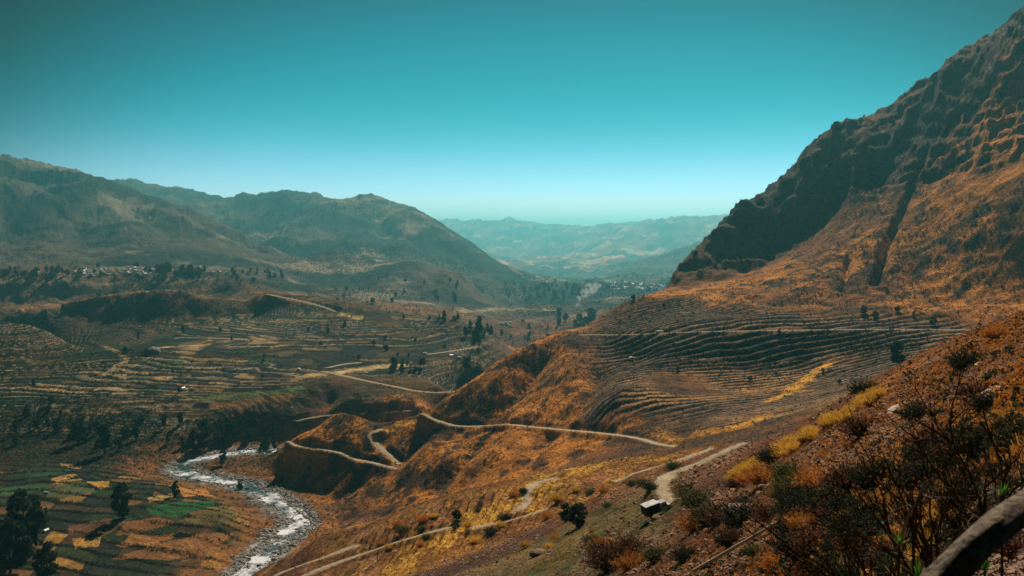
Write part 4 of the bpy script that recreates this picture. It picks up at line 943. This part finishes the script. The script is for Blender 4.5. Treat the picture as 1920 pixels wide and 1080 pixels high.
# ------------------------------------------------------------------ which ground the viewpoint overlooks (to spread small growth where there is any use)
TT = Z / D; VIS = TT >= np.maximum.accumulate(TT, axis=0) - 0.0009
PYg = to_px(0 * TT, TT)[1]; PXa = 960 + F * aa[None] * (CP + (540 - PYg) / F * SP)
INV = VIS & (PXa > -160) & (PXa < 2080) & (PYg < 1180)
dP = -np.gradient(PYg, axis=0); AREA = np.where(INV, np.clip(dP, 0.05, 6), 0)     # picture area of each grid node
def spots(weight, n, rng):
    w = (AREA * weight).ravel(); cw = np.cumsum(w); k = np.searchsorted(cw, rng.random(n) * cw[-1]); i, j = np.unravel_index(k, D.shape)
    i = np.clip(i, 0, NR - 2); j = np.clip(j, 0, NC - 2); u, v = rng.random(n), rng.random(n)
    def b(A_): return (A_[i, j] * (1 - v) + A_[i, j + 1] * v) * (1 - u) + (A_[i + 1, j] * (1 - v) + A_[i + 1, j + 1] * v) * u
    return np.stack([b(XX), b(YY * np.ones_like(XX)), b(Z)], 1)
offroad = (ROADM < .05) & (DR > 22)
def tuft_mesh(name, P_, h, mat, rng, per=7, squash=.8, blade=False):
    """small clumps: per quads round each spot"""
    n = len(P_); c = np.repeat(P_, per, 0); hh = np.repeat(h, per)[:, None]
    o = rng.normal(size=(n * per, 3)) * .34; o[:, 2] = np.abs(o[:, 2]) * squash + .08; c = c + o * hh
    a = rng.normal(size=(n * per, 3)); b = rng.normal(size=(n * per, 3))
    if blade: b = o / np.linalg.norm(o, axis=1)[:, None] + [0, 0, .9]; a = np.cross(b, rng.normal(size=(n * per, 3)))
    a /= np.linalg.norm(a, axis=1)[:, None]; b /= np.linalg.norm(b, axis=1)[:, None]
    s1 = hh * (.05 if blade else .26) * (.6 + .8 * rng.random((n * per, 1))); s2 = hh * (.42 if blade else .22)
    V = np.stack([c - a * s1 - b * s2, c + a * s1 - b * s2, c + a * s1 * .6 + b * s2, c - a * s1 * .6 + b * s2], 1).reshape(-1, 3)
    o_ = np_mesh(name, V, np.arange(4 * n * per).reshape(-1, 4), mat, False); tag(o_, kind='stuff'); return o_
rg_ = np.random.default_rng(11)
hedgeL = mTL * okL * sstep(.55, .65, fL); hedgeR = mTR * okR * sstep(.58, .66, fR)
wd = offroad * (D > 12) * ((1 - mTL) * (1 - mTR) * (1 - mFl) * .5 + 1.6 * hedgeL + 1.5 * hedgeR + mFl * sstep(.7, .8, fF) * 1.8 + mTL * .22 + 1.3 * band(D, 1060, 1110, 1240, 1270) * (PX < 520) + mTR * .15) * (1 - mNear * .5) * sstep(-.5, .6, cb_ + .4 * cc_) * (D < 3400) * (1 - .4 * cliff)
P_ = spots(wd, 64000, rg_); sz_ = np.clip(P_[:, 1] * .0016, .35, 3.4) * (.5 + rg_.random(len(P_)) ** 2 * 1.3)
tuft_mesh('scrub', P_, sz_, M_leaf, rg_, 6)
wo_ = offroad * (D > 16) * ((1 - mTL) * (1 - mTR * .6) * (1 - mFl * .8) * .5 + mNear * .15) * sstep(-.6, .5, ca_) * (D < 2300) * (1 - .7 * cliff) * (1 - .7 * mM)
P_ = spots(wo_, 42000, rg_); sz_ = np.clip(P_[:, 1] * .0013, .28, 2.2) * (.5 + rg_.random(len(P_)) ** 2 * 1.2)
tuft_mesh('dry_scrub', P_, sz_, M_orange, rg_, 6)
P_ = spots(offroad * (D > 16) * mNear * (.4 + yel + ol) * sstep(-.2, .6, cdn + .5 * cc_), 8000, rg_); sz_ = np.clip(P_[:, 1] * .0022, .25, 1.3) * (.5 + rg_.random(len(P_)))
tuft_mesh('grass', P_, sz_, M_ochre, rg_, 9, 1.0, True)
wf_ = sstep(2400, 3000, DL) * (1 - mM) * (DL < 9000) * sstep(.1, .7, fbm(XX, YY, 700, 6, D, 300, .6)) + 2.2 * band(DL, 2900, 3200, 6800, 7200) * band(PX, 930, 980, 1280, 1340) * sstep(-.1, .4, fbm(XX, YY, 300, 4, D, 560))
P_ = spots(wf_, 22000, rg_); sz_ = P_[:, 1] * .0011 * (.5 + rg_.random(len(P_)) * 1.1)
tuft_mesh('woodland', P_, sz_, M_leaf, rg_, 5)

def rocks(P_, r, mat, name, rng, squash=.65):
    """irregular low stones, 20 faces each"""
    ph = (1 + 5 ** .5) / 2
    B = np.array([(-1,ph,0),(1,ph,0),(-1,-ph,0),(1,-ph,0),(0,-1,ph),(0,1,ph),(0,-1,-ph),(0,1,-ph),(ph,0,-1),(ph,0,1),(-ph,0,-1),(-ph,0,1)]) / 1.9
    Fi = np.array([(0,11,5),(0,5,1),(0,1,7),(0,7,10),(0,10,11),(1,5,9),(5,11,4),(11,10,2),(10,7,6),(7,1,8),(3,9,4),(3,4,2),(3,2,6),(3,6,8),(3,8,9),(4,9,5),(2,4,11),(6,2,10),(8,6,7),(9,8,1)])
    n = len(P_); V = B[None] * (1 + .32 * rng.normal(size=(n, 12, 1)).clip(-1.4, 1.4)) * r[:, None, None]
    V = V * (.6 + .8 * rng.random((n, 1, 3))); V[:, :, 2] *= squash
    an = rng.random(n) * 6.28; c, s_ = np.cos(an)[:, None], np.sin(an)[:, None]
    V = np.stack([V[:, :, 0] * c - V[:, :, 1] * s_, V[:, :, 0] * s_ + V[:, :, 1] * c, V[:, :, 2]], -1) + P_[:, None] + np.array([0, 0, .1]) * r[:, None, None]
    o_ = np_mesh(name, V.reshape(-1, 3), (Fi[None] + 12 * np.arange(n)[:, None, None]).reshape(-1, 3), mat, False); tag(o_, kind='stuff'); return o_
P_ = spots(offroad * mNear * (.25 + sc_) * (1 - yel * .8) * (1 - ol * .7) * (D < 330) * sstep(-.8, .2, cdn), 30000, rg_)
rocks(P_, np.clip(P_[:, 1] * .0021, .05, .42) * (.45 + 1.1 * rg_.random(len(P_)) ** 2), M_stone, 'scree', rg_)
M_grey = plain('river_stone', (.26,.24,.21), .8, .3, .4, 1.5, .3)
P_ = spots((DR < 21 + 8 * cc_) * (DR > 4) * 1.0 * sstep(3, 16, DR + 6 * cc_), 7000, rg_); P_[:, 2] = np.maximum(P_[:, 2], RIVZ - .2)
rocks(P_, .5 + 1.1 * rg_.random(len(P_)) ** 3 * 1.5, M_grey, 'river_gravel', rg_)

# ------------------------------------------------------------------ boulders and pale slabs, one object each
def boulder(name, px, py, wpx, mat, label, cat, group=None, sq=.6, d0=8, d1=420, elong=1.0, rz=None, seed=0, ry=0):
    X, Y, z = hit(px, py, d0, d1); r = wpx / F * Y / 2; rng = np.random.default_rng(seed + int(px * 7 + py))
    import bmesh
    bm = bmesh.new(); bmesh.ops.create_icosphere(bm, subdivisions=3, radius=1)
    pl_ = rng.normal(size=(11, 3)); pl_ /= np.linalg.norm(pl_, axis=1)[:, None]; of = .62 + .3 * rng.random(11)
    for v in bm.verts:
        p = np.array(v.co)
        for n_i, o_i in zip(pl_, of):
            dd = p @ n_i
            if dd > o_i: p = p - n_i * (dd - o_i) * .92
        p = p * (1 + .05 * float(vnoise(np.array(p[0] * 3 + 9), np.array(p[1] * 3 + p[2] * 2), seed)))
        v.co = p
    me = bpy.data.meshes.new(name); bm.to_mesh(me); bm.free(); me.materials.append(mat)
    o = bpy.data.objects.new(name, me); COL.objects.link(o)
    o.scale = (r * elong, r, r * sq); o.rotation_euler = (0, ry, rng.random() * 3 if rz is None else rz); o.location = (X, Y, z + r * sq * .25)
    tag(o, label, cat, group); return o
for px, py, w, lab in [(1680,768,34,'long pale slab of rock catching the sun on the dark slope'),(1860,738,40,'pale pointed slab high on the right slope'),(1836,682,14,'small pale stone near the crest at the right edge'),(1590,895,12,'little pale stone among the dark shrubs')]:
    boulder('pale_slab', px, py, w, M_pale, lab, 'rock', None, .22, 15, 140, 1.5, .45, 1, -.35)
for k in range(46):
    px = random.uniform(1080, 1900); py = random.uniform(np.interp(px, [1080, 1300, 1500, 1700, 1900], [1000, 930, 860, 740, 650]), 1060)
    boulder('boulder', px, py, random.uniform(9, 24), M_stone, 'brown boulder half sunk in the near scree slope', 'boulder', 'boulders on the near slope', .6, 15, 300, random.uniform(1, 1.5))
boulder('boulder', 1385, 968, 90, M_stone, 'big dark boulder with a shaded face below the orange bushes', 'boulder', None, .45, 40, 200)
boulder('boulder', 1010, 1040, 38, M_stone, 'dark flat boulder on the olive grass slope', 'boulder', None, .4, 40, 300)
boulder('boulder', 285, 664, 30, M_grey, 'pale grey rock outcrop above the shaded pit on the left terraces', 'rock outcrop', None, .8, 1300, 1900)

# ------------------------------------------------------------------ bushes on the near slope
def bush_proto(seed, nb, mat_b, mat_l, nl, spread):
    rng = np.random.default_rng(seed); V, Q_ = [], []
    C_ = []
    for _ in range(nb):
        an = rng.random() * 6.28; tilt = rng.random() ** .7 * spread; L = .55 + .5 * rng.random()
        d = np.array([math.cos(an) * math.sin(tilt), math.sin(an) * math.sin(tilt), math.cos(tilt)])
        p0 = np.array([math.cos(an), math.sin(an), 0]) * rng.random() * .22 - [0, 0, .06]; p1 = p0 + d * L * .5; p2 = p1 + (d + rng.normal(size=3) * .22) * L * .5
        s_ = np.cross(d, rng.normal(size=3)); s_ /= np.linalg.norm(s_); w = .014
        o = len(V); V += [p0 - s_ * w, p0 + s_ * w, p1 - s_ * w * .8, p1 + s_ * w * .8, p2 - s_ * w * .3, p2 + s_ * w * .3]; Q_ += [(o, o+1, o+3, o+2), (o+2, o+3, o+5, o+4)]
        for _k in range(max(1, nl // nb)): C_.append(p1 + (p2 - p1) * rng.random() * 1.05 + rng.normal(size=3) * .035)
    lv, lq = leaf_quads(np.array(C_), 0, .020, rng, 1.6)
    m1_ = bpy.data.meshes.new('stems'); m1_.from_pydata([tuple(v) for v in V], [], Q_); m1_.materials.append(mat_b)
    m2_ = bpy.data.meshes.new('foliage'); m2_.from_pydata(lv.tolist(), [], lq.tolist()); m2_.materials.append(mat_l)
    return m1_, m2_
BP = {'orange': [bush_proto(s_, 380, M_orange, M_orange, 1100, 1.25) for s_ in (1, 2)], 'dark': [bush_proto(s_, 300, M_bark, M_leaf, 1500, 1.2) for s_ in (3, 4)],
      'red': [bush_proto(s_, 380, M_bark, M_red, 1200, 1.25) for s_ in (5, 6)], 'yellow': [bush_proto(s_, 480, M_yel, M_yel, 400, .95) for s_ in (7,)], 'olive': [bush_proto(8, 300, M_bark, M_leaf2, 1500, 1.2)]}
def bush(kind, px, py, hpx, label, group=None, d0=6, d1=470, w=1.15):
    if group and 1170 < px < 1300 and 925 < py < 1035: return
    X, Y, z = hit(px, py, d0, d1); h = hpx / F * Y; m1_, m2_ = random.choice(BP[kind])
    e = empty('tussock' if kind == 'yellow' else 'bush', (X, Y, z - .03 * h), random.random() * 6.28); tag(e, label, 'grass tussock' if kind == 'yellow' else 'bush', group)
    for nm, me in (('stems', m1_), ('foliage', m2_)):
        o = bpy.data.objects.new(nm, me); COL.objects.link(o); o.parent = e; o.scale = (h * w, h * w, h)
for kind, px, py, h, lab in [
    ('orange',1304,992,44,'orange bush at the right end of the lorry'), ('orange',1430,905,42,'bright orange bush on the crest right of the road bend'), ('olive',1497,930,48,'rounded olive green bush on the scree right of the orange bush'),
    ('dark',1447,868,34,'dark bush on the crest beside the green strip'), ('red',1145,1062,56,'red brown bush in the scree at the bottom centre right'), ('red',1618,815,46,'russet bush on the crest of the scree below the yellow grass'),
    ('orange',1400,905,26,'low orange bush just left of the bright orange bush'), ('dark',1620,740,34,'dark bush in the shadow at the top of the scree'), ('orange',1530,915,46,'orange bush between the olive bush and the dark thicket'),
    ('dark',1390,985,52,'dark bush over the shaded hollow'), ('orange',1868,632,30,'orange bush on the crest at the right edge'),
    ('dark',1815,690,40,'dark green bush below the crest at the right edge')]:
    bush(kind, px, py, h, lab)
for k in range(70):
    px = random.uniform(1120, 1910); top = np.interp(px, [1120, 1300, 1500, 1700, 1900], [990, 935, 850, 720, 640]); py = random.uniform(top, 1075)
    kind = random.choice(['orange', 'red', 'red', 'dark', 'olive'] if px < 1500 else ['red', 'dark', 'red', 'dark', 'dark', 'orange'])
    bush(kind, px, py, random.uniform(16, 42), {'orange': 'orange', 'red': 'red brown', 'dark': 'dark', 'olive': 'olive'}[kind] + ' low bush scattered on the near scree slope', kind.replace('red', 'russet') + ' bushes on the near slope')
for k in range(60):
    s_ = random.random(); px = 1370 + 280 * s_ + random.uniform(-8, 8); py = 905 - 160 * s_ + random.uniform(-9, 9)
    bush('yellow', px, py, random.uniform(12, 22), 'yellow grass tussock in the bright strip along the slope crest', 'yellow tussocks along the crest')
for k in range(70):
    px = random.uniform(1480, 1930); py = random.uniform(np.interp(px, [1480, 1700, 1930], [960, 840, 800]), 1130)
    bush(random.choice(['dark', 'red', 'dark']), px, py, random.uniform(32, 66), 'dark twiggy bush of the thicket filling the bottom right', 'dark thicket at the bottom right', 6, 70, 1.0)
for k in range(40):
    px = random.uniform(700, 1300); py = random.uniform(np.interp(px, [700, 1000, 1300], [1000, 915, 870]), 1030)
    bush(random.choice(['orange', 'yellow', 'olive', 'dark']), px, py, random.uniform(9, 18), 'small bush on the golden terraces below the road', 'small bushes on the golden terraces', 150, 470)

# ------------------------------------------------------------------ branching dead shrubs close to the camera
def dead_shrub(X, Y, h, seed, label):
    rng = random.Random(seed); parts = []; leaves = []
    def grow(p, d, L, r, lev):
        pts = [p]; q = p.copy(); dd = d.copy()
        for _ in range(4):
            dd = (dd + Vector((rng.gauss(0, .16), rng.gauss(0, .16), rng.gauss(.02, .1)))).normalized(); q = q + dd * L / 4; pts.append(q.copy())
        parts.append(tube([tuple(x) for x in pts], [r, r * .85, r * .7, r * .5, r * .3], 3))
        if lev:
            for _ in range(rng.choice((3, 4))):
                k = rng.choice((1, 2, 3, 4)); grow(pts[k].copy(), (dd + Vector((rng.gauss(0, .55), rng.gauss(0, .55), rng.gauss(.15, .35)))).normalized(), L * rng.uniform(.45, .75), r * .55, lev - 1)
        else: leaves.extend([tuple(x) for x in pts[1:]])
    for _ in range(7):
        an = rng.random() * 6.28; grow(Vector((rng.gauss(0, .06), rng.gauss(0, .06), -.1)), Vector((math.cos(an) * .5, math.sin(an) * .5, 1)).normalized(), h * rng.uniform(.45, .65), .012 * h, 3)
    e = empty('dead_shrub', (X, Y, zat(X, Y)), 0); tag(e, label, 'shrub', None)
    mesh_obj('branches', *join(parts), M_bark, e)
    c = np.array([l for l in leaves if rng.random() < .5]); c = c + np.random.default_rng(seed).normal(size=c.shape) * .02
    v, q = leaf_quads(c, 0, .011, np.random.default_rng(seed), 1.5); mesh_obj('leaves', v.tolist(), q.tolist(), M_red if seed % 2 else M_leaf, e)
for px, Y, h, sd_, lab in [(1530, 19, 3.2, 3, 'leftmost bare twiggy shrub of the bottom right corner'), (1640, 15, 3.3, 4, 'bare twiggy shrub behind the dry flower stalk'), (1745, 13, 3.4, 5, 'tall dark branching shrub above the thick limb'), (1860, 10.5, 2.9, 6, 'dark branching shrub at the right edge above the limb'), (1455, 24, 3.0, 8, 'thin dead shrub left of the dark thicket')]:
    a, _t = ray(px, 1000); dead_shrub(a * Y, Y, h, sd_, lab)

# green rosette with a tall dry stalk, and more shoots round the limb
def rosette(name, px, py, d, h, label, stalk=None):
    a, tt = ray(px, py); X, Y, z = a * d, d, tt * d; e = empty(name, (X, Y, z)); tag(e, label, 'plant'); rng = random.Random(int(px))
    for k in range(13):
        an = rng.random() * 6.28; ti = rng.uniform(.15, .9); L = h * rng.uniform(.7, 1.1); V, Q_ = [], []; w = h * .07
        for i in range(6):
            s_ = i / 5; r_ = L * math.sin(ti) * s_; zz = L * math.cos(ti) * s_ - L * .25 * s_ * s_ * math.sin(ti); ww = w * (1 - s_) ** .6 * (1 if i else .6)
            for sg in (-1, 0, 1): V.append((math.cos(an) * r_ - math.sin(an) * ww * sg, math.sin(an) * r_ + math.cos(an) * ww * sg, zz - (.3 * ww if sg == 0 else 0)))
        for i in range(5): Q_ += [(i*3, i*3+1, i*3+4, i*3+3), (i*3+1, i*3+2, i*3+5, i*3+4)]
        mesh_obj('leaf', V, Q_, M_green, e)
    g = zat(X, Y)
    if z - g > .02: mesh_obj('stem', *tube([(0, 0, .02), (.02, 0, (g - z) * .5), (0, 0, g - z - .05)], [h * .06, h * .07, h * .08], 6), M_bark, e)
    if stalk:
        mesh_obj('stalk', *tube([(0, 0, 0), (stalk[0] * .5 - .02, 0, stalk[1] * .5), (stalk[0], 0, stalk[1])], [.011, .009, .004], 5), M_pale, e)
rosette('rosette_plant', 1686, 1022, 4.6, .11, 'bright green leaf rosette carrying a tall dry flower stalk', (.125, .33))
rosette('rosette_plant', 1722, 1085, 3.6, .10, 'green rosette at the lower frame edge just left of the limb')
rosette('rosette_plant', 1846, 1072, 3.2, .085, 'green shoots in the dark space under the limb')
rosette('rosette_plant', 1880, 930, 5.2, .12, 'yellow green leaves above the bend of the limb')

# ------------------------------------------------------------------ thick limb across the corner
ml, t, b = material('weathered_bark', .85, .15)
tl = N(t, 'ShaderNodeTexCoord'); mpn = N(t, 'ShaderNodeMapping'); mpn.inputs['Scale'].default_value = (1, 1, 1); t.links.new(tl.outputs['Object'], mpn.inputs[0])
nl1 = N(t, 'ShaderNodeTexNoise'); nl1.inputs['Scale'].default_value = 34; nl1.inputs['Detail'].default_value = 6; nl1.inputs['Roughness'].default_value = .65; t.links.new(mpn.outputs[0], nl1.inputs['Vector'])
rl = N(t, 'ShaderNodeValToRGB'); t.links.new(nl1.outputs[0], rl.inputs[0]); rl.color_ramp.elements[0].position = .35; rl.color_ramp.elements[0].color = (.07,.05,.035,1); rl.color_ramp.elements[1].position = .68; rl.color_ramp.elements[1].color = (.40,.31,.21,1)
t.links.new(rl.outputs[0], b.inputs['Base Color']); bl = N(t, 'ShaderNodeBump'); bl.inputs['Distance'].default_value = .03; bl.inputs['Strength'].default_value = 1.0; t.links.new(nl1.outputs[0], bl.inputs['Height']); t.links.new(bl.outputs[0], b.inputs['Normal'])
lp = []
for px, py, d in [(1350,1720,1.9),(1560,1360,1.85),(1690,1180,1.9),(1775,1085,1.95),(1830,1022,2.0),(1880,975,2.1),(1925,945,2.2),(1990,905,2.35),(2120,850,2.6),(2300,800,2.9)]:
    a, tt = ray(px, py); lp.append((a * d, d, tt * d))
lp = smooth_path(lp, .012); V, Q_ = [], []; n = len(lp); S = 28
for i in range(n):
    p = Vector(lp[i]); d = (Vector(lp[min(i + 1, n - 1)]) - Vector(lp[max(i - 1, 0)])).normalized(); u = d.cross(Vector((0, 0, 1))).normalized(); v = d.cross(u)
    for k in range(S):
        an = 2 * math.pi * k / S
        r_ = .036 * (1.15 - .3 * i / n) * (1 + .22 * float(vnoise(np.array(i * .05), np.array(3 + 1.2 * math.cos(an)), 5)) + .10 * float(vnoise(np.array(i * .02 + 2 * math.sin(an)), np.array(k * 0 + 2.6 * math.cos(an)), 9)) + .05 * math.sin(an * 5 + i * .03))
        V.append(tuple(p + (u * math.cos(an) + v * math.sin(an)) * r_))
for i in range(n - 1):
    for k in range(S): Q_.append((i*S+k, i*S+(k+1)%S, (i+1)*S+(k+1)%S, (i+1)*S+k))
o = mesh_obj('tree_limb', V, Q_, ml, smooth=True); tag(o, 'thick weathered grey limb slanting across the bottom right corner, out of focus', 'tree limb')

# poles lying on the slope
def pole(p0, p1, rpx, label, d0=15, d1=300):
    A_, B_ = Vector(hit(*p0, d0, d1)), Vector(hit(*p1, d0, d1)); r_ = rpx / F * A_.y; pts = []
    for k in range(9):
        q = A_.lerp(B_, k / 8); q.z = max(q.z, zat(q.x, q.y) + r_ * .8); pts.append(tuple(q))
    zs = np.polyfit(range(9), [p[2] for p in pts], 1); pts = [(x, y, z * .0 + zs[0] * k + zs[1] + r_ * 1.2 + .1 * r_ * math.sin(k * 2.1)) for k, (x, y, z) in enumerate(pts)]
    o = mesh_obj('fallen_pole', *tube(pts, [r_ * (1.1 - .04 * k) for k in range(9)], 8), M_pale, smooth=True); tag(o, label, 'pole')
pole((1302,1074), (1468,978), 3.2, 'long pale fallen trunk lying on the scree at the bottom')
pole((1600,915), (1745,792), 1.6, 'thin dark stick lying up the shaded slope')
pole((1846,752), (1866,732), 2.0, 'short pale stick beside the pointed slab')
